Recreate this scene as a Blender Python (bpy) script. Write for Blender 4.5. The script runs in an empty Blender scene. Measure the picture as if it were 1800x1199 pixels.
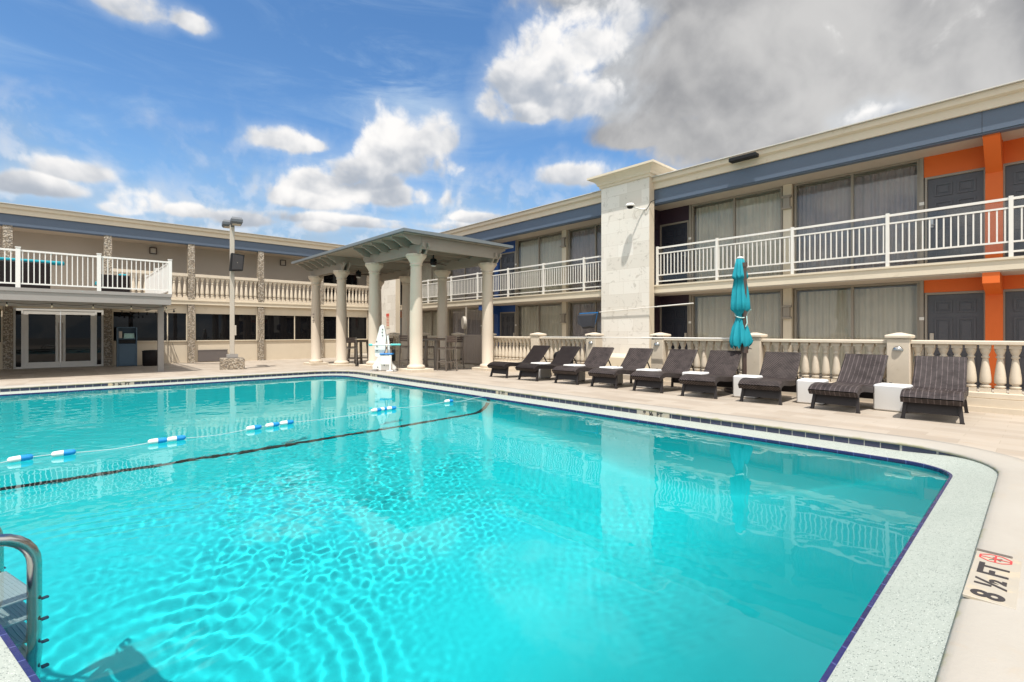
import bpy, math, random
import numpy as np
from mathutils import Vector, Matrix
PI = math.pi
SC = bpy.context.scene
COL = SC.collection
rnd = random.Random(7)

# ------------------------------------------------------------------ helpers
class MB:
    """collects shapes and links them as ONE mesh object"""
    def __init__(s): s.v=[]; s.f=[]; s.uv=[]; s.sm=[]
    def add(s, vs, fs, uvs=None, smooth=False):
        o=len(s.v); s.v+= [tuple(p) for p in vs]
        for i,f in enumerate(fs):
            s.f.append(tuple(o+k for k in f)); s.sm.append(smooth)
            s.uv.append(uvs[i] if uvs else None)
        return s
    def box(s, x0,x1,y0,y1,z0,z1):
        v=[(x0,y0,z0),(x1,y0,z0),(x1,y1,z0),(x0,y1,z0),(x0,y0,z1),(x1,y0,z1),(x1,y1,z1),(x0,y1,z1)]
        return s.add(v,[(0,3,2,1),(4,5,6,7),(0,1,5,4),(1,2,6,5),(2,3,7,6),(3,0,4,7)])
    def rbox(s, x0,x1,y0,y1,z0,z1,b=.01):
        """box with chamfered edges"""
        X=[x0,x1];Y=[y0,y1];Z=[z0,z1]; v=[];idx={}
        for i in (0,1):
            for j in (0,1):
                for k in (0,1):
                    sx=b if i==0 else -b; sy=b if j==0 else -b; sz=b if k==0 else -b
                    for a,p in enumerate(((X[i],Y[j]+sy,Z[k]+sz),(X[i]+sx,Y[j],Z[k]+sz),(X[i]+sx,Y[j]+sy,Z[k]))):
                        idx[i,j,k,a]=len(v); v.append(p)
        f=[]
        for e in (0,1):
            q=[idx[e,0,0,0],idx[e,1,0,0],idx[e,1,1,0],idx[e,0,1,0]]; f.append(q if e else q[::-1])
            q=[idx[0,e,0,1],idx[1,e,0,1],idx[1,e,1,1],idx[0,e,1,1]]; f.append(q[::-1] if e else q)
            q=[idx[0,0,e,2],idx[1,0,e,2],idx[1,1,e,2],idx[0,1,e,2]]; f.append(q if e else q[::-1])
        for i in (0,1):
            for j in (0,1):
                q=[idx[i,j,0,0],idx[i,j,0,1],idx[i,j,1,1],idx[i,j,1,0]]; f.append(q if (i+j)%2==0 else q[::-1])
                q=[idx[i,0,j,0],idx[i,0,j,2],idx[i,1,j,2],idx[i,1,j,0]]; f.append(q if (i+j)%2==1 else q[::-1])
                q=[idx[0,i,j,1],idx[0,i,j,2],idx[1,i,j,2],idx[1,i,j,1]]; f.append(q if (i+j)%2==0 else q[::-1])
                for k in (0,1):
                    q=[idx[i,j,k,0],idx[i,j,k,1],idx[i,j,k,2]]; f.append(q if (i+j+k)%2==1 else q[::-1])
        return s.add(v,f)
    def tube(s, pts, r, n=8, cap=True, r2=None):
        pts=[Vector(p) for p in pts]; m=len(pts); vs=[]
        d0=(pts[1]-pts[0]).normalized()
        up=Vector((0,0,1)) if abs(d0.z)<.9 else Vector((1,0,0))
        nrm=d0.cross(up).normalized()
        for i,p in enumerate(pts):
            d=((pts[min(i+1,m-1)]-pts[max(i-1,0)])).normalized()
            nrm=(nrm-d*nrm.dot(d)).normalized(); b=d.cross(nrm)
            rr=r if r2 is None else r+(r2-r)*i/(m-1)
            for k in range(n):
                a=2*PI*k/n; vs.append(p+nrm*math.cos(a)*rr+b*math.sin(a)*rr)
        fs=[(i*n+k,i*n+(k+1)%n,(i+1)*n+(k+1)%n,(i+1)*n+k) for i in range(m-1) for k in range(n)]
        s.add(vs,fs,smooth=True)
        if cap: s.add(vs[:n],[tuple(range(n))[::-1]]); s.add(vs[-n:],[tuple(range(n))])
        return s
    def bar(s, p, q, w, h):
        """rectangular bar from p to q, w sideways, h in the other direction"""
        p=Vector(p);q=Vector(q);d=(q-p).normalized()
        up=Vector((0,0,1)) if abs(d.z)<.95 else Vector((1,0,0))
        a=d.cross(up).normalized()*w/2; b=a.cross(d).normalized()*h/2
        v=[p-a-b,p+a-b,p+a+b,p-a+b,q-a-b,q+a-b,q+a+b,q-a+b]
        return s.add(v,[(0,3,2,1),(4,5,6,7),(0,1,5,4),(1,2,6,5),(2,3,7,6),(3,0,4,7)][::1])
    def lathe(s, prof, n=16, c=(0,0,0), smooth=True):
        vs=[(c[0]+r*math.cos(2*PI*k/n),c[1]+r*math.sin(2*PI*k/n),c[2]+z) for r,z in prof for k in range(n)]
        m=len(prof)
        fs=[(i*n+k,i*n+(k+1)%n,(i+1)*n+(k+1)%n,(i+1)*n+k) for i in range(m-1) for k in range(n)]
        s.add(vs,fs,smooth=smooth)
        s.add(vs[:n],[tuple(range(n))[::-1]]); s.add(vs[-n:],[tuple(range(n))])
        return s
    def prism(s, poly, axis, a0, a1):
        """poly of 2D points extruded along axis ('x': poly is (y,z), 'y': (x,z), 'z': (x,y))"""
        def P(u,w,a): return {'x':(a,u,w),'y':(u,a,w),'z':(u,w,a)}[axis]
        n=len(poly); vs=[P(u,w,a0) for u,w in poly]+[P(u,w,a1) for u,w in poly]
        fs=[(k,(k+1)%n,n+(k+1)%n,n+k) for k in range(n)]+[tuple(range(n))[::-1],tuple(range(n,2*n))]
        return s.add(vs,fs)
    def rings(s, loops, us=None, vs_=None, closed=True, smooth=True):
        n=len(loops[0]); V=[p for L in loops for p in L]; F=[];U=[]
        for i in range(len(loops)-1):
            for k in range(n if closed else n-1):
                k2=(k+1)%n
                F.append((i*n+k,i*n+k2,(i+1)*n+k2,(i+1)*n+k))
                if us: U.append(((us[k],vs_[i]),(us[k+1],vs_[i]),(us[k+1],vs_[i+1]),(us[k],vs_[i+1])))
        return s.add(V,F,U if us else None,smooth)
    def build(s, name, mat, parent=None, world=False, fix=True, label=None, me=None):
        me=bpy.data.meshes.new(name)
        off=Vector((0,0,0))
        if world and parent is not None:
            q=parent
            while q is not None: off+=q.location; q=q.parent
        me.from_pydata([Vector(p)-off for p in s.v],[],s.f)
        if any(u is not None for u in s.uv):
            L=me.uv_layers.new(name='UVMap'); k=0
            for f,u in zip(s.f,s.uv):
                for j in range(len(f)):
                    L.data[k].uv=u[j] if u else (0,0); k+=1
        me.polygons.foreach_set('use_smooth',s.sm)
        if fix:
            import bmesh
            bm=bmesh.new(); bm.from_mesh(me); bmesh.ops.recalc_face_normals(bm,faces=bm.faces[:]); bm.to_mesh(me); bm.free()
        if mat: me.materials.append(mat)
        o=bpy.data.objects.new(name,me); COL.objects.link(o)
        if parent is not None: o.parent=parent
        if label: o['label']=label
        return o

def tag(o,label,cat,group=None):
    o['label']=label; o['category']=cat
    if group: o['group']=group
    return o
def thing(name,label,cat,loc=(0,0,0),rot=0,group=None):
    o=bpy.data.objects.new(name,None); COL.objects.link(o); o.empty_display_size=.2
    o.location=loc; o.rotation_euler=(0,0,rot); return tag(o,label,cat,group)
def structure(o,kind='structure'): o['kind']=kind; return o
def kids(o): return [c for c in bpy.data.objects if c.parent==o]
def copy_tree(o,parent=None):
    c=o.copy(); COL.objects.link(c)
    if parent is not None: c.parent=parent
    for ch in kids(o): copy_tree(ch,c)
    return c
def place(o,loc,rot,label,**kw):
    o.location=loc; o.rotation_euler=(0,0,rot); o['label']=label; return o

# ------------------------------------------------------------------ materials
def newmat(name):
    m=bpy.data.materials.new(name); m.use_nodes=True; nt=m.node_tree
    b=nt.nodes['Principled BSDF']; return m,nt,b
def N(nt,t,**kw):
    n=nt.nodes.new(t)
    for k,v in kw.items():
        if k.startswith('i_'):
            kk=k[2:]; n.inputs[int(kk) if kk.isdigit() else kk].default_value=v
        else: setattr(n,k,v)
    return n
def mathn(nt,op,a,b=None,c=None,clamp=False):
    n=nt.nodes.new('ShaderNodeMath'); n.operation=op; n.use_clamp=clamp
    for i,x in enumerate((a,b,c)):
        if x is None: continue
        if isinstance(x,(int,float)): n.inputs[i].default_value=x
        else: nt.links.new(x,n.inputs[i])
    return n.outputs[0]
def mixc(nt,fac,a,b,mode='MIX'):
    n=nt.nodes.new('ShaderNodeMix'); n.data_type='RGBA'; n.blend_type=mode
    for sock,x in ((n.inputs[0],fac),(n.inputs[6],a),(n.inputs[7],b)):
        if isinstance(x,(int,float)): sock.default_value=x
        elif isinstance(x,tuple): sock.default_value=x if len(x)==4 else x+(1,)
        else: nt.links.new(x,sock)
    return n.outputs[2]
def ramp(nt,fac,stops):
    n=nt.nodes.new('ShaderNodeValToRGB'); cr=n.color_ramp
    while len(cr.elements)<len(stops): cr.elements.new(.5)
    for e,(p,c) in zip(cr.elements,stops):
        e.position=p; e.color=(c if isinstance(c,tuple) else (c,c,c))+((1,) if not isinstance(c,tuple) or len(c)==3 else ())
    nt.links.new(fac,n.inputs[0]); return n.outputs[0]
def smooth(nt,x,a,b):
    n=nt.nodes.new('ShaderNodeMapRange'); n.interpolation_type='SMOOTHSTEP'
    nt.links.new(x,n.inputs[0]); n.inputs[1].default_value=a; n.inputs[2].default_value=b
    return n.outputs[0]
def pos(nt): return nt.nodes.new('ShaderNodeNewGeometry').outputs['Position']
def objc(nt): return nt.nodes.new('ShaderNodeTexCoord').outputs['Object']
def uvc(nt): return nt.nodes.new('ShaderNodeTexCoord').outputs['UV']
def noise(nt,vec,scale,detail=3,rough=.55,dist=0):
    n=N(nt,'ShaderNodeTexNoise'); n.inputs['Scale'].default_value=scale; n.inputs['Detail'].default_value=detail
    n.inputs['Roughness'].default_value=rough; n.inputs['Distortion'].default_value=dist
    nt.links.new(vec,n.inputs['Vector']); return n.outputs['Fac']
def bump(nt,b,h,strength,dist=.01):
    n=nt.nodes.new('ShaderNodeBump'); n.inputs['Strength'].default_value=strength; n.inputs['Distance'].default_value=dist
    nt.links.new(h,n.inputs['Height']); nt.links.new(n.outputs[0],b.inputs['Normal'])
def sep(nt,v):
    n=nt.nodes.new('ShaderNodeSeparateXYZ'); nt.links.new(v,n.inputs[0]); return n.outputs
def comb(nt,x,y,z=0.0):
    n=nt.nodes.new('ShaderNodeCombineXYZ')
    for i,q in enumerate((x,y,z)):
        if isinstance(q,(int,float)): n.inputs[i].default_value=q
        else: nt.links.new(q,n.inputs[i])
    return n.outputs[0]
def paint(name,c,rough=.5,var=.08,scale=3.,bmp=0.,bscale=60,metal=0.,dirt=None,spec=.5):
    """painted / plain surface with uneven tone, fine texture and optional grime patches"""
    m,nt,b=newmat(name); p=pos(nt)
    f=noise(nt,p,scale,4)
    lo=tuple(x*(1-var) for x in c); hi=tuple(min(1,x*(1+var)) for x in c)
    col=mixc(nt,f,lo,hi)
    if dirt:
        d=noise(nt,p,dirt[1],5,.65,.6); d=smooth(nt,d,dirt[2],dirt[3])
        col=mixc(nt,d,col,dirt[0])
    nt.links.new(col,b.inputs['Base Color'])
    b.inputs['Roughness'].default_value=rough; b.inputs['Metallic'].default_value=metal
    b.inputs['Specular IOR Level'].default_value=spec
    if bmp: bump(nt,b,noise(nt,p,bscale,3),bmp,.004)
    return m
M={}
M['cream']=paint('cream_stucco',(.63,.54,.41),.75,.07,1.6,.35,90,dirt=((.42,.33,.22),2.3,.62,.85))
M['cream_band']=paint('cream_band',(.66,.575,.44),.7,.08,2.2,.25,90,dirt=((.36,.28,.18),3.1,.60,.9))
M['cast']=paint('cast_stone',(.61,.525,.41),.8,.12,5,.35,120,dirt=((.45,.36,.24),6,.58,.8))
M['column']=paint('column_paint',(.60,.51,.405),.6,.07,2,.12,70,dirt=((.46,.38,.27),1.7,.6,.9))
M['blue']=paint('slate_blue_paint',(.088,.118,.165),.45,.07,1.2,.12,30)
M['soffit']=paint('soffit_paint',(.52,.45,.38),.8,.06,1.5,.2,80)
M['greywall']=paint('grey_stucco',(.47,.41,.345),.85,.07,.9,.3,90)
M['white']=paint('white_paint',(.76,.74,.70),.35,.04,6)
M['white_rail']=paint('white_rail_paint',(.74,.71,.65),.35,.06,5,dirt=((.5,.43,.34),9,.66,.85))
M['orange']=paint('orange_paint',(.72,.135,.014),.6,.06,2,.15,80)
M['navy_wall']=paint('blue_paint',(.015,.065,.24),.55,.08,2,.15,80)
M['plum']=paint('plum_paint',(.035,.016,.028),.6,.1,2,.15,80)
M['door']=paint('charcoal_door',(.075,.075,.085),.4,.08,3,.08,40)
M['door_dark']=paint('dark_navy_door',(.026,.029,.042),.4,.08,3,.08,40)
M['frame']=paint('taupe_metal',(.30,.26,.21),.45,.05,5)
M['taupe']=paint('pergola_taupe',(.30,.262,.215),.6,.06,3,.2,45)
M['roofmetal']=paint('roof_metal',(.17,.19,.20),.4,.08,2)
M['greymetal']=paint('grey_metal',(.30,.28,.26),.45,.06,4)
M['polepaint']=paint('pole_paint',(.48,.43,.36),.5,.06,4)
M['steel']=paint('stainless',(.50,.485,.46),.2,.05,8,metal=1.)
M['plastic_grey']=paint('grey_plastic',(.42,.43,.42),.45,.05,12)
M['black']=paint('black_plastic',(.012,.012,.013),.6,.2,6,spec=.25)
M['darkglass']=paint('dark_window',(.006,.006,.007),.02,.1,1,spec=.26)
M['teal']=paint('teal_canvas',(.0,.265,.33),.75,.12,14,.25,160)
M['bronze']=paint('bronze_metal',(.075,.05,.04),.4,.1,6)
M['stoolwood']=paint('brown_slats',(.085,.058,.045),.55,.15,12)
M['stoolmetal']=paint('brushed_brown_metal',(.22,.19,.165),.4,.08,10,metal=.5)
M['gate']=paint('gate_taupe',(.36,.30,.255),.5,.08,8)
M['cube']=paint('white_plastic',(.66,.65,.63),.4,.02,3)
M['slate_cab']=paint('cabinet_blue',(.065,.115,.165),.5,.06,3)
M['towel']=paint('towel_aqua',(.42,.62,.58),.9,.1,20,.4,120)
M['aqua']=paint('aqua_plastic',(.10,.52,.50),.4,.06,8)
M['bluepl']=paint('blue_plastic',(.02,.20,.52),.4,.06,8)
M['floatblue']=paint('float_blue',(.015,.26,.62),.35,.05,8)
M['ropem']=paint('rope_white',(.50,.58,.58),.8,.1,60)
M['red']=paint('red_sign',(.62,.09,.07),.5,.05,8)
M['ink']=paint('dark_ink',(.035,.03,.03),.6,.25,25)
M['redink']=paint('red_ink',(.60,.05,.05),.6,.2,25)
M['plate']=paint('marker_tile',(.40,.36,.295),.45,.06,6,dirt=((.66,.50,.28),5,.5,.8))
M['roofgrey']=paint('roof_membrane',(.55,.53,.49),.8,.08,.8)
M['ground']=paint('far_ground',(.20,.19,.17),.9,.2,.3)
M['walk']=paint('walkway_concrete',(.42,.37,.30),.85,.08,1.2,.3,60)
M['bulb']=paint('bulb_glass',(.7,.65,.5),.2,.05,6)
M['concrete']=paint('mortar',(.38,.32,.25),.9,.1,4)
M['net']=paint('net_mesh',(.03,.032,.04),.8,.2,40)
M['grille']=paint('grille_grey',(.13,.112,.105),.5,.06,5)
M['lampgrey']=paint('lamp_grey',(.10,.11,.125),.5,.08,6)

def mat_deck():
    m,nt,b=newmat('travertine_pavers'); p=pos(nt)
    x=sep(nt,p)
    br=N(nt,'ShaderNodeTexBrick'); br.offset=.5
    nt.links.new(comb(nt,x[1],x[0]),br.inputs['Vector'])
    for k,v in dict(Scale=1.,**{'Mortar Size':.0035,'Mortar Smooth':.4,'Brick Width':.61,'Row Height':.305,'Bias':0.}).items(): br.inputs[k].default_value=v
    br.inputs['Color1'].default_value=(.0,.0,.0,1); br.inputs['Color2'].default_value=(1,1,1,1); br.inputs['Mortar'].default_value=(.5,.5,.5,1)
    tone=ramp(nt,br.outputs['Color'],[(0,(.335,.275,.215)),(.5,(.395,.335,.268)),(1,(.435,.375,.305))])
    st=N(nt,'ShaderNodeMapping'); st.inputs['Scale'].default_value=(7.,1.6,1); nt.links.new(p,st.inputs[0])
    vein=noise(nt,st.outputs[0],2.2,6,.62,.5)
    tone=mixc(nt,smooth(nt,vein,.5,.8),tone,(.37,.27,.175)) 
    pit=noise(nt,p,34,3,.7); pit=smooth(nt,pit,.66,.74)
    tone=mixc(nt,mathn(nt,'MULTIPLY',pit,.35),tone,(.33,.25,.17))
    big=noise(nt,p,.55,4,.6); tone=mixc(nt,smooth(nt,big,.35,.75),tone,mixc(nt,.5,tone,(.49,.42,.34)))
    tone=mixc(nt,mathn(nt,'MULTIPLY',br.outputs['Fac'],.8),tone,(.33,.27,.20))
    nt.links.new(tone,b.inputs['Base Color']); b.inputs['Roughness'].default_value=.62
    h=mathn(nt,'SUBTRACT',mathn(nt,'MULTIPLY',vein,.3),br.outputs['Fac']); bump(nt,b,h,.25,.004)
    return m
M['deck']=mat_deck()
def mat_coping():
    m,nt,b=newmat('coping_concrete'); p=pos(nt); x=sep(nt,p); u=sep(nt,uvc(nt))
    f=noise(nt,p,1.8,5,.62,.4)
    c=mixc(nt,f,(.35,.315,.265),(.42,.39,.34))
    wave=noise(nt,p,5.,4,.6,1.2); c=mixc(nt,mathn(nt,'MULTIPLY',smooth(nt,wave,.55,.75),.35),c,(.40,.33,.245))
    # mossy stain along the nosing, ragged
    st=mathn(nt,'ADD',u[1],mathn(nt,'MULTIPLY',mathn(nt,'SUBTRACT',noise(nt,p,6,4,.6),.5),.9))
    c=mixc(nt,mathn(nt,'MULTIPLY',smooth(nt,st,.86,1.05),.75),c,(.30,.28,.15))
    jt=mathn(nt,'PINGPONG',u[0],.31); j=smooth(nt,jt,.304,.31)
    c=mixc(nt,mathn(nt,'MULTIPLY',j,mathn(nt,'MULTIPLY',smooth(nt,u[1],.6,.8),.5)),c,(.42,.36,.26))
    nt.links.new(c,b.inputs['Base Color']); b.inputs['Roughness'].default_value=.7
    bump(nt,b,mathn(nt,'ADD',noise(nt,p,60,4),mathn(nt,'MULTIPLY',wave,2.)),.18,.006)
    return m
M['coping']=mat_coping()
def mat_terrazzo():
    m,nt,b=newmat('ledge_aggregate'); p=pos(nt)
    c=mixc(nt,noise(nt,p,2.5,4),(.335,.37,.325),(.405,.435,.385))
    for sc,th,colr in ((115,.30,(.10,.125,.115)),(70,.24,(.20,.22,.19)),(160,.25,(.68,.70,.64))):
        v=N(nt,'ShaderNodeTexVoronoi'); v.inputs['Scale'].default_value=sc; nt.links.new(p,v.inputs['Vector'])
        keep=smooth(nt,noise(nt,p,sc*.40,2),.50,.56)
        sp=mathn(nt,'MULTIPLY',mathn(nt,'LESS_THAN',v.outputs['Distance'],th),keep)
        c=mixc(nt,sp,c,colr)
    nt.links.new(c,b.inputs['Base Color']); b.inputs['Roughness'].default_value=.55
    bump(nt,b,noise(nt,p,160,2),.2,.002)
    return m
M['ledge']=mat_terrazzo()
def mat_tile(name,c1,c2,w,grout):
    m,nt,b=newmat(name); u=sep(nt,uvc(nt))
    t=mathn(nt,'DIVIDE',u[0],w); fr=mathn(nt,'FRACT',t); idx=mathn(nt,'FLOOR',t)
    wn=N(nt,'ShaderNodeTexWhiteNoise'); wn.noise_dimensions='1D'; nt.links.new(idx,wn.inputs['W'])
    e=mathn(nt,'PINGPONG',fr,.5); g=mathn(nt,'LESS_THAN',e,.004/w+.004)
    c=mixc(nt,wn.outputs['Value'],c1,c2)
    c=mixc(nt,mathn(nt,'MULTIPLY',noise(nt,pos(nt),30,3),.35),c,(.10,.10,.11))
    c=mixc(nt,g,c,grout)
    nt.links.new(c,b.inputs['Base Color']); b.inputs['Roughness'].default_value=.22
    bump(nt,b,mathn(nt,'SUBTRACT',1.,g),.4,.002)
    return m
M['tile']=mat_tile('navy_tile',(.018,.02,.055),(.035,.036,.085),.15,(.34,.33,.30))
M['liptile']=mat_tile('cobalt_lip_tile',(.006,.006,.08),(.010,.011,.12),.15,(.07,.08,.22))
def mat_stone():
    m,nt,b=newmat('stone_blocks'); p=pos(nt); x=sep(nt,p)
    br=N(nt,'ShaderNodeTexBrick'); br.offset=.37; br.offset_frequency=2; br.squash=.72; br.squash_frequency=3
    nt.links.new(comb(nt,mathn(nt,'ADD',x[1],x[0]),x[2]),br.inputs['Vector'])
    for k,v in dict(Scale=1.,**{'Mortar Size':.004,'Mortar Smooth':.3,'Brick Width':.80,'Row Height':.40}).items(): br.inputs[k].default_value=v
    br.inputs['Color1'].default_value=(0,0,0,1); br.inputs['Color2'].default_value=(1,1,1,1); br.inputs['Mortar'].default_value=(.5,.5,.5,1)
    c=ramp(nt,br.outputs['Color'],[(0,(.66,.615,.54)),(.5,(.72,.675,.60)),(1,(.76,.72,.65))])
    v=noise(nt,p,3.1,6,.68,1.4); c=mixc(nt,mathn(nt,'MULTIPLY',smooth(nt,v,.56,.66),.5),c,(.40,.36,.30))
    v2=noise(nt,p,9,5,.7,.8); c=mixc(nt,mathn(nt,'MULTIPLY',smooth(nt,v2,.62,.7),.35),c,(.34,.29,.23))
    c=mixc(nt,mathn(nt,'MULTIPLY',br.outputs['Fac'],.5),c,(.42,.36,.28))
    nt.links.new(c,b.inputs['Base Color']); b.inputs['Roughness'].default_value=.75
    bump(nt,b,mathn(nt,'SUBTRACT',mathn(nt,'MULTIPLY',v,.5),br.outputs['Fac']),.3,.006)
    return m
M['stone']=mat_stone()
def mat_pebble():
    m,nt,b=newmat('pebble_aggregate'); p=pos(nt)
    v=N(nt,'ShaderNodeTexVoronoi'); v.inputs['Scale'].default_value=21; nt.links.new(p,v.inputs['Vector'])
    s=sep(nt,v.outputs['Color'])
    c=ramp(nt,s[0],[(0,(.17,.14,.105)),(.3,(.30,.235,.165)),(.55,(.44,.37,.28)),(.8,(.52,.46,.37)),(1,(.25,.22,.19))])
    c=mixc(nt,smooth(nt,v.outputs['Distance'],.45,.75),c,(.17,.14,.105))
    nt.links.new(c,b.inputs['Base Color']); b.inputs['Roughness'].default_value=.7
    bump(nt,b,mathn(nt,'SUBTRACT',1.,v.outputs['Distance']),.9,.02)
    return m
M['pebble']=mat_pebble()
def mat_glass():
    m=bpy.data.materials.new('clear_glass'); m.use_nodes=True; nt=m.node_tree
    nt.nodes.remove(nt.nodes['Principled BSDF']); out=nt.nodes['Material Output']
    fr=N(nt,'ShaderNodeFresnel'); bf=nt.nodes.new('ShaderNodeNewGeometry').outputs['Backfacing']; nt.links.new(mathn(nt,'SUBTRACT',1.5,mathn(nt,'MULTIPLY',bf,.83333)),fr.inputs[0])
    t=N(nt,'ShaderNodeBsdfTransparent'); t.inputs[0].default_value=(.955,.962,.955,1)
    g=N(nt,'ShaderNodeBsdfGlossy'); g.inputs['Roughness'].default_value=.01
    mx=N(nt,'ShaderNodeMixShader'); nt.links.new(fr.outputs[0],mx.inputs[0]); nt.links.new(t.outputs[0],mx.inputs[1]); nt.links.new(g.outputs[0],mx.inputs[2])
    nt.links.new(mx.outputs[0],out.inputs[0]); return m
M['glass']=mat_glass()
def mat_curtain(name,c):
    m,nt,b=newmat(name); p=pos(nt)
    st=N(nt,'ShaderNodeMapping'); st.inputs['Scale'].default_value=(5,5,.25); nt.links.new(p,st.inputs[0])
    f=noise(nt,st.outputs[0],2.4,4)
    nt.links.new(mixc(nt,f,tuple(q*.75 for q in c),tuple(q*1.2 for q in c)),b.inputs['Base Color'])
    b.inputs['Roughness'].default_value=.95; b.inputs['Specular IOR Level'].default_value=.1
    return m
M['curtain_pale']=mat_curtain('sheer_curtain',(.60,.555,.465))
M['curtain_mauve']=mat_curtain('mauve_curtain',(.36,.32,.33))
def mat_wicker(kind):
    m,nt,b=newmat('wicker_'+kind); u=sep(nt,uvc(nt)); p=pos(nt)
    dark,lite=(.012,.008,.0075),(.10,.076,.068)
    if kind=='chevron':
        s=mathn(nt,'FRACT',mathn(nt,'DIVIDE',mathn(nt,'SUBTRACT',u[1],mathn(nt,'MULTIPLY',mathn(nt,'ABSOLUTE',u[0]),.9)),.044))
        w=mathn(nt,'PINGPONG',s,.5); k=smooth(nt,w,.16,.36)
        x=mathn(nt,'PINGPONG',mathn(nt,'DIVIDE',mathn(nt,'ADD',u[1],mathn(nt,'ABSOLUTE',u[0])),.03),.5); k2=smooth(nt,x,.05,.2)
        h=mathn(nt,'MULTIPLY',k,mathn(nt,'ADD',mathn(nt,'MULTIPLY',k2,.6),.4)); amt=.8
    elif kind=='basket':
        a=mathn(nt,'PINGPONG',mathn(nt,'DIVIDE',u[0],.066),.5); k=smooth(nt,a,.36,.46)
        r=mathn(nt,'PINGPONG',mathn(nt,'DIVIDE',u[1],.022),.5); k2=smooth(nt,r,.1,.35)
        h=mathn(nt,'ADD',mathn(nt,'MULTIPLY',k,k2),mathn(nt,'MULTIPLY',k2,.38)); amt=.95
    else:
        r=mathn(nt,'PINGPONG',mathn(nt,'DIVIDE',u[1],.02),.5); k2=smooth(nt,r,.1,.4)
        a=mathn(nt,'PINGPONG',mathn(nt,'DIVIDE',u[0],.013),.5); h=mathn(nt,'MULTIPLY',k2,smooth(nt,a,.05,.3)); amt=.42
    if kind=='basket': lite=(.21,.17,.165)
    if kind=='chevron': lite=(.15,.118,.108)
    wear=noise(nt,p,7,4,.6); hh=mathn(nt,'MULTIPLY',h,mathn(nt,'MULTIPLY',smooth(nt,wear,.1,.7),amt))
    nt.links.new(mixc(nt,hh,dark,lite),b.inputs['Base Color']); b.inputs['Roughness'].default_value=.48; b.inputs['Specular IOR Level'].default_value=.22
    bump(nt,b,h,.8,.006); return m
for k in ('chevron','basket','plain'): M['w_'+k]=mat_wicker(k)
M['wdark']=paint('wicker_frame',(.016,.011,.010),.55,.3,30,.3,120)
def mat_pool():
    m,nt,b=newmat('pool_plaster'); p=pos(nt)
    c=mixc(nt,noise(nt,p,1.2,5,.65),(.004,.565,.595),(.010,.625,.645))
    nt.links.new(c,b.inputs['Base Color']); b.inputs['Roughness'].default_value=.85; return m
M['poolfin']=mat_pool()
def mat_water():
    m=bpy.data.materials.new('pool_water'); m.use_nodes=True; nt=m.node_tree
    nt.nodes.remove(nt.nodes['Principled BSDF']); out=nt.nodes['Material Output']
    g=N(nt,'ShaderNodeBsdfGlass'); g.inputs['IOR'].default_value=1.333; g.inputs['Roughness'].default_value=0.
    g.inputs['Color'].default_value=(.86,.985,.99,1)
    nt.links.new(g.outputs[0],out.inputs[0]); return m
M['water']=mat_water()
# ------------------------------------------------------------------ pool and deck
def G(X,Y):
    """deck falls gently away from the pool to its drains"""
    return -min(.2,.035*min(max(0,X-7.2),4.15)+.04*max(0,Y-15.6))
def rounded(corners,rad,seg=28,na=14):
    """closed loop with rounded corners; same point count for the same number of corners"""
    n=len(corners); arcs=[]
    for i in range(n):
        p=Vector(corners[i]); a=(Vector(corners[i-1])-p).normalized(); b=(Vector(corners[(i+1)%n])-p).normalized()
        half=a.angle(b)/2; t=rad[i]/math.tan(half); c=p+(a+b).normalized()*rad[i]/math.sin(half)
        s=p+a*t-c; e=p+b*t-c; a0=math.atan2(s.y,s.x); a1=math.atan2(e.y,e.x); d=(a1-a0+PI)%(2*PI)-PI
        arcs.append([c+Vector((math.cos(a0+d*k/na),math.sin(a0+d*k/na)))*rad[i] for k in range(na+1)])
    out=[]
    for i in range(n):
        out+=arcs[i]; e=arcs[i][-1]; s=arcs[(i+1)%n][0]
        out+=[e+(s-e)*k/seg for k in range(1,seg)]
    return [(q.x,q.y) for q in out]
def arclen(L):
    u=[0]
    for k in range(len(L)):
        a=L[k];b=L[(k+1)%len(L)]; u.append(u[-1]+math.hypot(a[0]-b[0],a[1]-b[1]))
    return u
LIP=rounded([(6.36,.57),(6.36,14.85),(-3.6,14.85),(-3.6,6.9),(-.30,3.62),(.406,.57)],[.40,.8,.8,.8,.9,.9])
COP_I=rounded([(6.69,.25),(6.69,15.18),(-3.95,15.18),(-3.95,6.76),(-.61,3.46),(.13,.25)],[.85,1.1,1.1,1.0,.6,1.0])
TIL=rounded([(6.705,.235),(6.705,15.195),(-3.965,15.195),(-3.965,6.755),(-.625,3.455),(.115,.235)],[.86,1.11,1.11,1.0,.6,1.0])
COP_O=rounded([(7.02,-.10),(7.02,15.52),(-4.28,15.52),(-4.28,6.62),(-.93,3.30),(-.15,-.10)],[1.15,1.4,1.4,1.3,.4,1.3])
def lerp(A,B,t): return [(a[0]+(b[0]-a[0])*t,a[1]+(b[1]-a[1])*t) for a,b in zip(A,B)]
def z3(L,z): return [(p[0],p[1],z) for p in L]
U=arclen(LIP)
WZ=-.162
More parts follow.
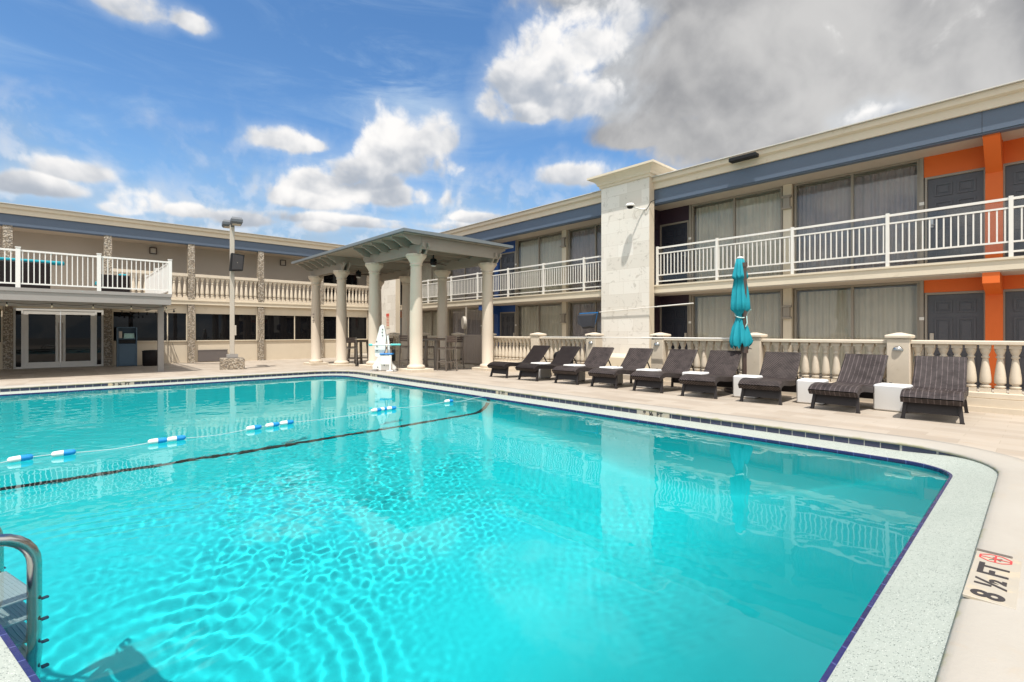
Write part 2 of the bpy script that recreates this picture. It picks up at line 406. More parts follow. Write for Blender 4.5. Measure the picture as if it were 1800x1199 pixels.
# coping with a rounded nosing
prof=[(0,-.03),(0,.003),(.35,.004),(.62,.003),(.78,-.001),(.90,-.007),(.97,-.016),(1.0,-.028),(.985,-.042),(.93,-.048)]
vv=[0,.0,.3,.5,.62,.74,.86,.95,1.0,1.0]
structure(MB().rings([z3(lerp(COP_O,COP_I,t),z) for t,z in prof],arclen(COP_I),vv).build('pool_coping',M['coping'],fix=False))
def ZB(p):
    q=min(1,max(0,(p[1]-.36)/.7)); return -.036-.072*q*q*(3-2*q)      # the tile band runs out towards the near end
structure(MB().rings([z3(TIL,-.044),[(p[0],p[1],ZB(p)-.003) for p in TIL]],U,[0,1],smooth=False).build('pool_tile_band',M['tile'],fix=False))
structure(MB().rings([[(p[0],p[1],ZB(p)) for p in TIL],[(p[0],p[1],ZB(p)*.6-.136*.4) for p in lerp(TIL,LIP,.4)],z3(lerp(TIL,LIP,.945),-.136)],U,[0,.4,1]).build('pool_ledge',M['ledge'],fix=False))
structure(MB().rings([z3(lerp(TIL,LIP,.935),-.1342),z3(lerp(TIL,LIP,1.0),-.138),z3(LIP,-.215)],U,[0,.5,1],smooth=False).build('pool_lip_tile',M['liptile'],fix=False))
# basin: walls with a small cove, floor with the slope break near the rope
def FZ(y):
    s=lambda a,b,t: 0 if t<a else 1 if t>b else (t-a)/(b-a)
    return -1.12-.48*(1-s(7.6,14.8,y))-.85*(1-s(4.2,7.55,y))
def inset(L,d):
    n=len(L); out=[]
    for k in range(n):
        a=Vector(L[k-1]);b=Vector(L[(k+1)%n]); t=(b-a).normalized(); nrm=Vector((-t.y,t.x)); q=Vector(L[k])+nrm*d; out.append((q.x,q.y))
    return out
def HB(x,y):
    """bottom of the pool: full curves up to every wall, widest at the near end"""
    f=FZ(y); dep=-.213-f; e=0
    t=(Vector((-.30,3.62))-Vector((.406,.57))).normalized(); dk=(x-.406)*(-t.y)*-1+(y-.57)*(t.x)*-1
    t2=(Vector((-3.6,6.9))-Vector((-.30,3.62))).normalized(); dk2=(x+.30)*t2.y-(y-3.62)*t2.x
    for d_,c,k in ((y-.57,2.5,1),(6.36-x,.40,0),(14.85-y,.35,0),(x+3.6,.5,0),(max(dk,dk2),.55,0)):
        u=max(0.,d_)/c
        if u<1: e=max(e,(1-u)**1.75 if k else 1-math.sqrt(max(0,1-(1-u)**2)))
    return f+dep*e
gx=np.concatenate([np.linspace(-3.62,5.9,160),np.linspace(5.93,6.37,24)]); gy=np.concatenate([np.linspace(.56,4.,110),np.linspace(4.04,14.4,180),np.linspace(14.43,14.86,16)])
bv=[(x,y,HB(x,y)) for y in gy for x in gx]; nxg=len(gx)
bb=MB(); bb.add(bv,[(j*nxg+i,j*nxg+i+1,(j+1)*nxg+i+1,(j+1)*nxg+i) for j in range(len(gy)-1) for i in range(nxg-1)],smooth=True)
bb.rings([z3(LIP,-.213),z3(LIP,-.6),z3(LIP,-2.8)],smooth=False)
basin=structure(bb.build('pool_basin',M['poolfin'],fix=False))
# black tile line on the slope break, up the wall to the lip
ln=MB()
lx=[x for x in np.linspace(-3.2,5.9,90)]+[x for x in np.linspace(5.92,6.34,30)]
lv=[]
for x in lx:
    for dy in (-.055,.055): lv.append((x-.006*(x>6),7.58+dy,HB(x,7.58+dy)+.012))
ln.add(lv,[(2*k,2*k+2,2*k+3,2*k+1) for k in range(len(lx)-1)])
ln.add([(6.350,7.58+d,z) for z in (-.22,-.5,-.9) for d in (-.055,.055)],[(0,2,3,1),(2,4,5,3)])
structure(ln.build('pool_floor_line',M['black']))
# water surface: real ripples
def water():
    nx,ny=580,820
    X,Y=np.meshgrid(np.linspace(-3.61,6.375,nx),np.linspace(.53,14.9,ny))
    rs=np.random.RandomState(5); Z=np.zeros_like(X)
    def add(lam,n,amp,spread=PI,dirc=0.):
        out=np.zeros_like(X)
        for _ in range(n):
            a=dirc+rs.uniform(-spread,spread); l=lam*rs.uniform(.72,1.35); k=2*PI/l
            out+=np.sin(k*(X*math.cos(a)+Y*math.sin(a))+rs.uniform(0,6.28))/k
        return amp*out/math.sqrt(n)
    def low(l,n=8):
        o=np.zeros_like(X)
        for _ in range(n):
            a=rs.uniform(0,6.28);k=2*PI/(l*rs.uniform(.7,1.4)); o+=np.sin(k*(X*math.cos(a)+Y*math.sin(a))+rs.uniform(0,6.28))
        return o/math.sqrt(n)
    # the agitated patch in front of the ladder, calmer towards the right and the near end
    m=np.exp(-(((X-2.1-.12*(Y-5))/2.2)**2+((Y-5.2)/1.9)**2)**1.4)*np.clip(1+.45*low(1.1),.15,1.8)
    far=1/(1+np.exp(-(Y-8.2)*1.3))*np.clip(1.05-(X+.5)/5.5,.2,1.2)
    gent=np.clip(.55+.45*low(2.2),.1,1.3)
    Z+=gent*(.006*add(.10,22,1.)+.004*add(.28,12,1.)+.006*add(.9,8,1.)+.004*add(1.8,6,1.))
    Z+=m*(add(.082,36,.019)+add(.14,24,.013)+add(.4,8,.008))
    Z+=far*(add(.16,22,.013,1.0,PI/2)+add(.4,12,.012,.9,PI/2))
    r=np.hypot(X-.1,Y-3.35); lr=low(1.2)
    Z+=np.sin(2*PI*r/.16+1.0*lr)*np.exp(-((r-.85)/.55)**2)*.16/(2*PI)*.020*np.clip(1+.5*lr,.2,1.6)
    Z=WZ+Z
    v=np.stack([X,Y,Z],-1).reshape(-1,3)
    i=np.arange(ny*nx).reshape(ny,nx); q=np.stack([i[:-1,:-1],i[:-1,1:],i[1:,1:],i[1:,:-1]],-1).reshape(-1,4)
    me=bpy.data.meshes.new('water'); me.vertices.add(len(v)); me.vertices.foreach_set('co',v.ravel())
    me.loops.add(q.size); me.loops.foreach_set('vertex_index',q.ravel().astype(np.int32))
    me.polygons.add(len(q)); me.polygons.foreach_set('loop_start',np.arange(0,q.size,4,dtype=np.int32)); me.polygons.foreach_set('loop_total',np.full(len(q),4,dtype=np.int32))
    me.update(calc_edges=True); me.validate(); me.polygons.foreach_set('use_smooth',np.ones(len(q),bool)); me.materials.append(M['water'])
    o=bpy.data.objects.new('water',me); COL.objects.link(o); return structure(o)
water_o=water()
# deck: rings from the coping out to the far edge so it follows the fall of the ground
def outer(p):
    cx,cy=1.2,7.5; dx,dy=p[0]-cx,p[1]-cy
    s=min(((11.75-cx)/dx if dx>0 else (-14-cx)/dx) if abs(dx)>1e-6 else 1e9, ((26.6-cy)/dy if dy>0 else (-9-cy)/dy) if abs(dy)>1e-6 else 1e9)
    return (cx+dx*s,cy+dy*s)
OUT=[outer(p) for p in COP_O]
dl=[z3(lerp(COP_I,COP_O,.9),-.05),z3(lerp(COP_I,COP_O,.985),-.002)]
for t in np.linspace(0,1,70)**1.15:
    L=lerp(COP_O,OUT,t); dl.append([(p[0],p[1],G(*p)) for p in L])
structure(MB().rings(dl).build('pool_deck',M['deck'],fix=False))
structure(MB().box(11.62,14.62,-10,26.1,-.4,-.012).build('walkway',M['walk']))
structure(MB().box(-160,-6,-150,180,-.62,-.60).box(8,170,-150,180,-.62,-.60).box(-6,8,-150,-2,-.62,-.60).box(-6,8,17,180,-.62,-.60).build('ground',M['ground']))
# ------------------------------------------------------------------ motel wing on the right
RB=thing('motel_wing','two storey motel wing behind the loungers with orange, plum and blue door bays','building',(14.6,8.7,0))
def rpart(name,mb,mat,parent=RB,label=None,**k): return mb.build(name,M[mat],parent,world=True,label=label,**k)
Y0,Y1=-9.6,26.0
rpart('back_wall',MB().box(14.95,15.1,Y0,Y1,-.02,5.5),'greywall')
rpart('balcony_floor',MB().prism([(13.5,2.645),(13.5,2.60),(13.53,2.58),(13.53,2.40),(14.94,2.40),(14.94,2.645)],'y',Y0,Y1),'cream_band')
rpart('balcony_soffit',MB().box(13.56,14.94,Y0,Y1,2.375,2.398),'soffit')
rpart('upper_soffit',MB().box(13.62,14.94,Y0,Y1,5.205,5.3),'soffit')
rpart('fascia_band',MB().box(13.5,13.615,Y0,8.0,5.168,5.583).box(13.5,13.615,8.006,Y1,5.168,5.583).box(13.53,13.70,Y0,Y1,5.135,5.166),'blue',label='slate blue fascia band under the roof edge')
fm=MB().box(13.497,13.499,.80,.807,5.17,5.58)
rpart('fascia_joint',fm,'ink')
rpart('roof_cornice',MB().prism([(13.36,5.925),(13.36,5.80),(13.40,5.775),(13.44,5.76),(13.44,5.586),(14.4,5.586),(14.4,5.925)],'y',Y0,Y1),'cream')
rf=rpart('roof',MB().box(13.30,24,Y0,Y1,5.93,5.952).box(14.5,24,Y0,Y1,5.3,5.93),'roofgrey')
def door_panels(c,s,z0,mat,parent):
    """six panel door as one mesh"""
    m=MB(); a,b=sorted((c+s*.165,c+s*1.095)); m.box(14.64,14.69,a,b,z0,z0+2.03)
    w=(b-a)
    for (u0,u1) in ((.13,.46),(.54,.87)):
        for (v0,v1) in ((.10,.72),(.88,1.50),(1.62,1.90)):
            y0,y1=a+w*u0,a+w*u1
            for q in ((y0,y1,v0,v0+.035),(y0,y1,v1-.035,v1),(y0,y0+.035,v0+.036,v1-.036),(y1-.035,y1,v0+.036,v1-.036)): m.box(14.616,14.641,q[0],q[1],z0+q[2],z0+q[3])
            m.box(14.624,14.642,y0+.075,y1-.075,z0+v0+.075,z0+v1-.075)
    return rpart('door',m,mat,parent)
def curtain(a,b,z0,z1,mat,parent,seed):
    r=random.Random(seed); n=int((b-a)/.018); vs=[];ph=0
    for k in range(n+1):
        y=a+(b-a)*k/n; ph+=.018*2*PI/(.15+.05*math.sin(y*3+seed)); d=.028*math.sin(ph)+.012*math.sin(ph*.37+seed)
        vs+=[(14.80+d*1.25,y,z0),(14.80+d,y,(z0+z1)/2),(14.80+d*.6,y,z1)]
    fs=[(3*k+j,3*k+3+j,3*k+4+j,3*k+1+j) for k in range(n) for j in (0,1)]
    mb=MB(); mb.add(vs,fs,smooth=True); return rpart('curtain',mb,mat,parent)
def window(a,b,z0,z1,cmat,seed):
    fr=MB().box(14.62,14.69,a,a+.05,z0,z1).box(14.62,14.69,b-.05,b,z0,z1).box(14.62,14.69,a+.05,b-.05,z0,z0+.06).box(14.62,14.69,a+.05,b-.05,z1-.05,z1)
    mid=(a+b)/2; fr.box(14.615,14.69,mid-.028,mid+.028,z0+.06,z1-.05)
    w=rpart('window',fr,'frame')
    for (p,q) in ((a+.05,mid-.028),(mid+.028,b-.05)):
        rpart('pane',MB().box(14.65,14.656,p,q,z0+.06,z1-.05),'glass',w)
    curtain(a+.06,b-.06,z0+.07,z1-.10,cmat,w,seed)
cols=[(.68,'orange','door','orange'),(8.71,'plum','door_dark','plum'),(16.74,'navy_wall','door','blue'),(-7.35,'navy_wall','door','blue'),(24.77,'orange','door','orange')]
for ci,(c,wm,dm,nm) in enumerate(cols):
    vis=ci<3
    for lv,(z0,zt) in enumerate(((0.,2.374),(2.646,5.204))):
        cb=MB().box(14.48,14.70,c-.134,c+.134,z0,zt)
        if lv==0: cb.prism([(13.56,2.374),(13.56,2.16),(14.0,2.07),(14.485,1.98),(14.485,2.374)],'y',c-.125,c+.125)
        else: cb.prism([(13.64,5.204),(13.64,5.10),(14.485,4.55),(14.485,5.204)],'y',c-.125,c+.125)
        rpart('column',cb,wm,label=nm+' painted column with bracket between two doors')
        for s in (-1,1):
            a,b=sorted((c+s*.136,c+s*1.155))
            rpart('door_header',MB().box(14.60,14.76,a,b,z0+2.085,zt),wm,label=nm+' wall panel over a door')
            d0,d1=sorted((c+s*.165,c+s*1.095))
            f=MB().box(14.59,14.72,d0-.045,d0-.002,z0,z0+2.083).box(14.59,14.72,d1+.002,d1+.045,z0,z0+2.083).box(14.59,14.72,d0-.002,d1+.002,z0+2.034,z0+2.083)
            rpart('door_frame',f,'frame')
            d=door_panels(c,s,z0,dm,RB)
            hy=c+s*1.02
            rpart('handle',MB().rbox(14.605,14.636,hy-.035,hy+.035,z0+.92,z0+1.16,.006).tube([(14.60,hy,z0+.98),(14.575,hy,z0+.98),(14.575,hy-.09*s,z0+.98)],.009),'steel' if lv else 'polepaint',d)
            p0,p1=sorted((c+s*1.158,c+s*1.226))
            rpart('jamb_post',MB().box(14.58,14.74,p0,p1,z0,zt),'frame')
            if vis: rpart('number_plate',MB().box(14.570,14.579,p0-.01,p1+.01,z0+1.46,z0+1.53),'white_rail')
            w0,w1=sorted((c+s*1.23,c+s*3.865))
            cm='curtain_pale'
            if (ci,s) in ((0,1),): cm='curtain_mauve' if lv else 'curtain_pale'
            if (ci,s) in ((2,-1),): cm='curtain_pale'
            if (ci,s) in ((1,1),(2,1)): cm='curtain_mauve'
            window(w0,w1,z0+.02,zt-.004,cm,ci*7+lv*3+s)
for c in (4.69,12.72,20.75,-3.33):
    for lv,(z0,zt) in enumerate(((0.,2.374),(2.646,5.204))):
        rpart('pilaster',MB().box(14.52,14.75,c-.107,c+.107,z0,zt),'cream_band')
        if c>0:
            zb=z0+(1.55 if lv==0 else 1.88)
            rpart('wall_light',MB().box(14.41,14.518,c-.12,c+.12,zb,zb+.05).box(14.41,14.518,c-.12,c+.12,zb+.31,zb+.36).rbox(14.43,14.518,c-.085,c+.085,zb+.05,zb+.31,.006),'frame')
# balcony railing
def railing(ys,name='railing'):
    a,b=ys[0],ys[-1]; m=MB()
    for z,h in ((3.755,.05),(3.585,.035),(2.925,.035),(2.735,.035)): m.box(13.555,13.59,a,b,z,z+h)
    n=int((b-a)/.113)
    for k in range(1,n):
        y=a+(b-a)*k/n
        if min(abs(y-q) for q in ys)>.05: m.box(13.563,13.583,y-.0125,y+.0125,2.962,3.583)
    r=rpart(name,m,'white_rail')
    for y in ys: rpart('post',MB().box(13.535,13.605,y-.033,y+.033,2.646,3.83),'white_rail',r)
    for p,q in zip(ys,ys[1:]): rpart('glass_panel',MB().box(13.607,13.613,p+.04,q-.04,2.78,3.74),'glass',r)
railing([-5.4,-3.47,-1.53,.40,2.33,4.26,6.19,8.06])
railing([9.98,10.95,12.92,14.93,16.95,18.93,20.9,22.9])
# ------------------------------------------------------------------ stone pillars
def tower(y0,y1,label,zb,vis):
    t=thing('stone_pillar',label,'pillar',(13.3,(y0+y1)/2,zb),group='stone clad pillars with cornices')
    B=lambda n,m,mt,**k: m.build(n,M[mt],t,world=True,**k)
    B('shaft',MB().box(13.2,13.49,y0,y1,zb,5.95).box(13.49,14.5,y0,y1,5.95,5.96).box(13.49,14.5,y0+.01,y1-.01,5.953,6.40),'stone')
    B('side_cladding',MB().box(13.21,13.47,y0-.012,y0-.001,zb,5.94),'cream')
    prof=[(0,5.93),(-.05,5.94),(-.05,6.00),(-.10,6.03),(-.12,6.10),(-.19,6.17),(-.27,6.22),(-.34,6.235),(-.34,6.30),(.0,6.33)]
    loops=[]
    for o,z in prof: loops.append([(13.2+o,y0+o,z),(13.2+o,y1-o,z),(14.5-o,y1-o,z),(14.5-o,y0+o,z)])
    m=MB().rings(loops,smooth=False); m.add(loops[-1],[(0,1,2,3)])
    B('cornice',m,'cream_band')
    B('plinth',MB().prism([(13.19,zb),(12.96,zb),(12.96,.38),(13.0,.43),(13.05,.43),(13.10,.49),(13.19,.50)],'y',y0-.06,y1+.06),'cream_band')
    return t
tw=tower(8.127,9.923,'tall stone pillar with a big cornice, camera and poles on it, midway along the motel wing',-.15,1)
t2=tower(23.53,25.32,'stone pillar with a red sign at the inner corner behind the pergola',-.2,0)
# ------------------------------------------------------------------ restaurant wing on the left
LB=thing('restaurant_wing','low two storey wing across the far end with dark windows and pebble pilasters','building',(5,26.2,-.2))
def lpart(name,mb,mat,parent=LB,label=None,**k): return mb.build(name,M[mat],parent,world=True,label=label,**k)
X0,X1=-9.,14.9
lpart('balcony_floor',MB().prism([(26.02,2.65),(26.02,2.60),(26.05,2.585),(26.05,2.44),(27.7,2.44),(27.7,2.65)],'x',X0,X1),'cream_band')
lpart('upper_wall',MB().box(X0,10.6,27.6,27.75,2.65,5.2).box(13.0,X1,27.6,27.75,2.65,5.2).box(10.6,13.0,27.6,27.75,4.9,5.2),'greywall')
w=lpart('window',MB().box(10.6,10.66,27.56,27.7,2.65,4.9).box(12.94,13.0,27.56,27.7,2.65,4.9).box(10.66,12.94,27.56,27.7,4.84,4.9).box(11.74,11.80,27.56,27.7,2.65,4.84),'frame')
lpart('pane',MB().box(10.66,11.74,27.62,27.64,2.65,4.84).box(11.80,12.94,27.62,27.64,2.65,4.84),'darkglass',w)
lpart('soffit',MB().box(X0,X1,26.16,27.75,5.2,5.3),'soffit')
lpart('fascia_band',MB().box(X0,X1,26.04,26.155,5.168,5.583).box(X0,X1,26.07,26.24,5.135,5.166),'blue',label='slate blue fascia band under the roof edge')
lpart('roof_cornice',MB().prism([(25.90,5.925),(25.90,5.80),(25.94,5.775),(25.98,5.76),(25.98,5.586),(27.,5.586),(27.,5.925)],'x',X0,X1),'cream')
lpart('roof',MB().box(X0,X1,25.84,38,5.93,5.952).box(X0,X1,27.1,38,5.3,5.93),'roofgrey')
lpart('header_wall',MB().box(X0,X1,26.2,26.36,2.09,2.438),'cream_band')
PX=[-4.35,-1.45,1.425,4.34,7.25,10.2,13.05]
for i,x in enumerate(PX):
    lpart('pilaster',MB().box(x-.135,x+.135,26.07,26.42,-.22,2.436),'pebble')
    lpart('pilaster',MB().box(x-.13,x+.13,26.06,26.34,2.652,5.166),'pebble')
# windows and parapet walls below them
for i in range(len(PX)-1):
    a,b=PX[i]+.137,PX[i+1]-.137
    if i==1: continue
    lpart('wall_panel',MB().box(a,b,26.22,26.36,-.22,.77),'cream')
    fr=MB().box(a,a+.045,26.19,26.30,.772,2.088).box(b-.045,b,26.19,26.30,.772,2.088).box(a+.045,b-.045,26.19,26.30,2.035,2.088).box(a+.045,b-.045,26.17,26.30,.772,.815)
    mid=a+(b-a)*(.56 if i!=2 else .72); fr.box(mid-.02,mid+.02,26.20,26.30,.815,2.035)
    w=lpart('window',fr,'cream_band')
    lpart('pane',MB().box(a+.045,mid-.02,26.24,26.25,.815,2.035),'darkglass',w); lpart('pane',MB().box(mid+.02,b-.045,26.24,26.25,.815,2.035),'darkglass',w)
# entrance doors
lpart('entrance_frame',MB().box(-1.313,-1.25,26.15,26.28,-.2,2.08).box(-1.10,-1.05,26.15,26.28,-.2,2.08).box(1.03,1.08,26.15,26.28,-.2,2.08).box(1.225,1.288,26.15,26.28,-.2,2.08).box(-1.25,-1.10,26.15,26.28,2.0,2.08).box(1.08,1.225,26.15,26.28,2.0,2.08).box(-1.05,1.03,26.15,26.28,2.02,2.08).box(-1.25,-1.10,26.15,26.28,-.2,-.13).box(1.08,1.225,26.15,26.28,-.2,-.13),'white_rail')
for a,b in ((-1.25,-1.10),(1.08,1.225)): lpart('sidelight',MB().box(a,b,26.2,26.21,-.13,2.0),'darkglass')
for s,(a,b) in ((1,(-1.047,-.013)),(-1,(-.005,1.027))):
    d=lpart('door',MB().box(a,a+.14,26.16,26.22,-.19,2.015).box(b-.14,b,26.16,26.22,-.19,2.015).box(a+.14,b-.14,26.16,26.22,1.88,2.015).box(a+.14,b-.14,26.16,26.22,-.19,.03),'white_rail',label='white framed glass entrance door')
    lpart('pane',MB().box(a+.14,b-.14,26.185,26.195,.03,1.88),'darkglass',d)
    hx=b-.05 if s==1 else a+.05
    lpart('handle',MB().tube([(hx,26.159,1.55),(hx,26.10,1.55),(hx,26.10,.05),(hx,26.159,.05)],.014),'polepaint',d)
lpart('air_grille',MB().box(4.62,5.80,26.175,26.219,-.14,.35).box(4.60,5.82,26.165,26.174,.33,.37).box(4.60,5.82,26.165,26.174,-.16,-.12),'grille')
for q in range(9): pass
# balcony balustrade
def baluster_mesh(h,r=1.):
    """square-capped turned baluster, height h"""
    m=MB(); w=.078*r
    m.box(-w,w,-w,w,0,.085*h); m.box(-w,w,-w,w,.925*h,h)
    p=[(.060,.085),(.080,.115),(.080,.135),(.050,.155),(.050,.175),(.080,.195),(.082,.215),(.084,.26),(.082,.32),(.066,.50),(.046,.68),(.040,.715),(.058,.73),(.062,.75),(.046,.765),(.046,.79),(.062,.83),(.078,.88),(.080,.925)]
    m.lathe([(x*r*.96,z*h) for x,z in p],12); return m
bal=lpart('balustrade',MB().box(1.56,X1,26.08,26.30,3.70,3.83).box(1.56,X1,26.10,26.28,3.66,3.699).box(1.56,X1,26.08,26.30,2.652,2.76),'cast')
b0=baluster_mesh(.90,.95); 
first=None
xs=[]
for i in range(2,len(PX)-1):
    a,b=PX[i]+.13,PX[i+1]-.13; n=13
    xs+=[a+(b-a)*(k+.5)/n for k in range(n)]
for x in xs:
    if first is None:
        first=b0.build('baluster',M['cast'],bal); o=first
    else:
        o=first.copy(); COL.objects.link(o); o.parent=bal
    o.location=Vector((x,26.19,2.760))-Vector((5,26.2,-.2))
for x,z in ((3.1,4.91),(8.74,4.90)):
    l=lpart('wall_light',MB().box(x-.14,x+.14,27.50,27.599,z-.15,z-.12).box(x-.14,x+.14,27.50,27.599,z+.12,z+.15).box(x-.14,x-.11,27.50,27.599,z-.12,z+.12).box(x+.11,x+.14,27.50,27.599,z-.12,z+.12),'bronze')
    lpart('lens',MB().rbox(x-.105,x+.105,27.53,27.599,z-.115,z+.115,.01),'polepaint',l)
# ------------------------------------------------------------------ raised deck over the entrance
RD=thing('raised_deck','grey raised timber deck with white railing over the glass entrance doors','deck',(0,22,-.2))
def dpart(n,mb,mt,parent=RD,**k): return mb.build(n,M[mt],parent,world=True,**k)
dm=MB().box(-6,2.72,19.8,19.86,2.10,2.36).box(-6,2.74,19.77,19.86,2.36,2.46).box(2.66,2.72,19.86,25.98,2.10,2.36).box(2.64,2.74,19.86,25.98,2.36,2.46)
for k in range(14): dm.box(-6,2.66,20.25+k*.42,20.29+k*.42,2.16,2.40)
dpart('frame',dm,'greymetal'); dpart('floor',MB().box(-6,2.64,19.86,25.98,2.405,2.46),'greymetal')
dpart('beam',MB().box(-6,2.70,21.10,21.26,1.98,2.155),'greymetal')
for x in (2.60,-4.6): dpart('post',MB().box(x-.085,x+.085,21.1,21.26,-.2,1.98).box(x-.12,x+.12,21.06,21.30,-.2,-.185),'greymetal')
rl=MB()
for z,h in ((3.50,.05),(2.56,.04)): rl.box(-6,2.69,19.82,19.87,z,z+h).box(2.665,2.71,19.87,25.98,z,z+h)
for k in range(74):
    x=-6+.118*k
    if min(abs(x-q) for q in (-4.43,-2.67,-.90,.87,2.69))>.05: rl.box(x-.012,x+.012,19.833,19.857,2.60,3.50)
for k in range(52):
    y=19.98+.116*k; rl.box(2.675,2.70,y-.012,y+.012,2.60,3.50)
rr=dpart('railing',rl,'white')
for x,y in ((-4.43,19.845),(-2.67,19.845),(-.90,19.845),(.87,19.845),(2.69,19.845),(2.69,22.9),(2.69,25.9)):
    m=MB().box(x-.05,x+.05,y-.05,y+.05,2.461,3.60); m.prism([(x-.06,y-.06),(x+.06,y-.06),(x+.06,y+.06),(x-.06,y+.06)],'z',3.60,3.625)
    dpart('post',m,'white',rr)
# ------------------------------------------------------------------ pool side balustrade
XF=11.35
def pier(y,label,z0=-.15,lamp=True):
    t=thing('balustrade_pier',label,'pier',(XF,y,z0),group='balustrade piers')
    m=MB().rbox(-.17,.17,-.17,.17,0,1.24-.03,.012).box(-.19,.19,-.19,.19,0,.14); m.build('shaft',M['cast'],t)
    c=MB().rbox(-.198,.198,-.198,.198,1.222,1.280,.012)
    c.add([(-.186,-.186,1.280),(.186,-.186,1.280),(.186,.186,1.280),(-.186,.186,1.280),(-.03,-.03,1.325),(.03,-.03,1.325),(.03,.03,1.325),(-.03,.03,1.325)],[(0,1,5,4),(1,2,6,5),(2,3,7,6),(3,0,4,7),(4,5,6,7)]); c.build('cap',M['cast'],t)
    if lamp:
        l=MB(); L=[]
        for i in range(7):
            el_=i/6*PI/2; row=[(-.172-.055*math.cos(el_)*math.sin(k*PI/10),.078*math.cos(el_)*math.cos(k*PI/10),1.02+.062*math.sin(el_)) for k in range(11)]; L.append(row)
        l.rings(L,closed=False); l.add(L[0],[tuple(range(11))])
        l.box(-.176,-.169,-.08,.08,1.0,1.02); l.build('step_light',M['steel'],t)
    return t
pier_names=[(1.77,'balustrade pier with a small half round step light between the two nearest loungers'),(4.32,'balustrade pier half hidden by the closed teal umbrella'),(6.66,'balustrade pier right of the stone pillar, crossed by a pool pole'),
 (8.78,'balustrade pier left of the stone pillar, under the pole net'),(11.05,'balustrade pier behind the farthest two loungers'),(13.52,'balustrade pier right of the gate, mostly behind a pergola column'),(15.40,'balustrade pier the grey gate hangs from'),(17.85,'balustrade pier behind the bar table under the pergola'),(20.35,'leftmost balustrade pier at the end of the run by the corner pillar'),(-.85,'balustrade pier past the nearest lounger')]
for y,l in pier_names: pier(y,l,lamp=(y in(1.77,6.66,8.78)))
bal_mesh=baluster_mesh(.785,.91)
def balustrade(ya,yb,n,label):
    t=thing('balustrade',label,'balustrade',(XF,(ya+yb)/2,-.15),group='cast stone balustrade runs')
    y0,y1=ya-(ya+yb)/2,yb-(ya+yb)/2
    MB().prism([(-.125,1.13),(-.125,1.175),(-.11,1.19),(.11,1.19),(.125,1.175),(.125,1.13),(.10,1.12),(-.10,1.12)],'y',y0,y1).build('top_rail',M['cast'],t)
    MB().rbox(-.12,.12,y0,y1,.235,.335,.012).box(-.16,.16,y0,y1,.10,.234).box(-.20,.20,y0,y1,0,.10).build('base_rail',M['cast'],t)
    f=None
    for k in range(n):
        if balustrade.me is None: o=bal_mesh.build('baluster',M['cast'],t); balustrade.me=o.data
        else: o=bpy.data.objects.new('baluster',balustrade.me); COL.objects.link(o); o.parent=t
        o.location=(0,y0+(y1-y0)*(k+.5)/n,.335)
balustrade.me=None
balustrade(-.68,1.6,13,'cast stone balustrade run behind the nearest lounger, orange wall behind it')
balustrade(1.94,4.15,12,'cast stone balustrade run between the closed umbrella and the nearest pier')
balustrade(4.49,6.49,11,'cast stone balustrade run right of the stone pillar, closed umbrella in front')
balustrade(8.95,10.88,11,'cast stone balustrade run left of the stone pillar, dark bin in front')
balustrade(11.22,13.35,12,'cast stone balustrade run just right of the nearest pergola column by the gate')
balustrade(15.57,17.68,12,'cast stone balustrade run behind the bar stools and table, left of the gate')
balustrade(18.02,20.18,12,'cast stone balustrade run at the far end by the corner pillar')
g=thing('garden_gate','grey vertical board gate standing on the step between two piers','gate',(XF,14.46,-.15))
gm=MB()
for k in range(13):
    y=-.64+k*.1065; gm.rbox(-.012,.012,y-.047,y+.047,.16,1.24,.004)
gm.build('boards',M['gate'],g)
MB().box(-.03,-.013,-.70,.70,1.18,1.235).box(-.03,-.013,-.70,.70,.17,.225).box(-.035,.02,-.72,-.69,.12,1.25).box(-.035,.02,.69,.72,.12,1.25).build('frame',M['gate'],g)
for z in (.30,1.12): MB().rbox(-.05,-.031,.64,.72,z-.035,z+.035,.006).build('hinge',M['black'],g)
MB().box(-.35,.2,-.76,.77,0,.10).build('step',M['cast'],g)
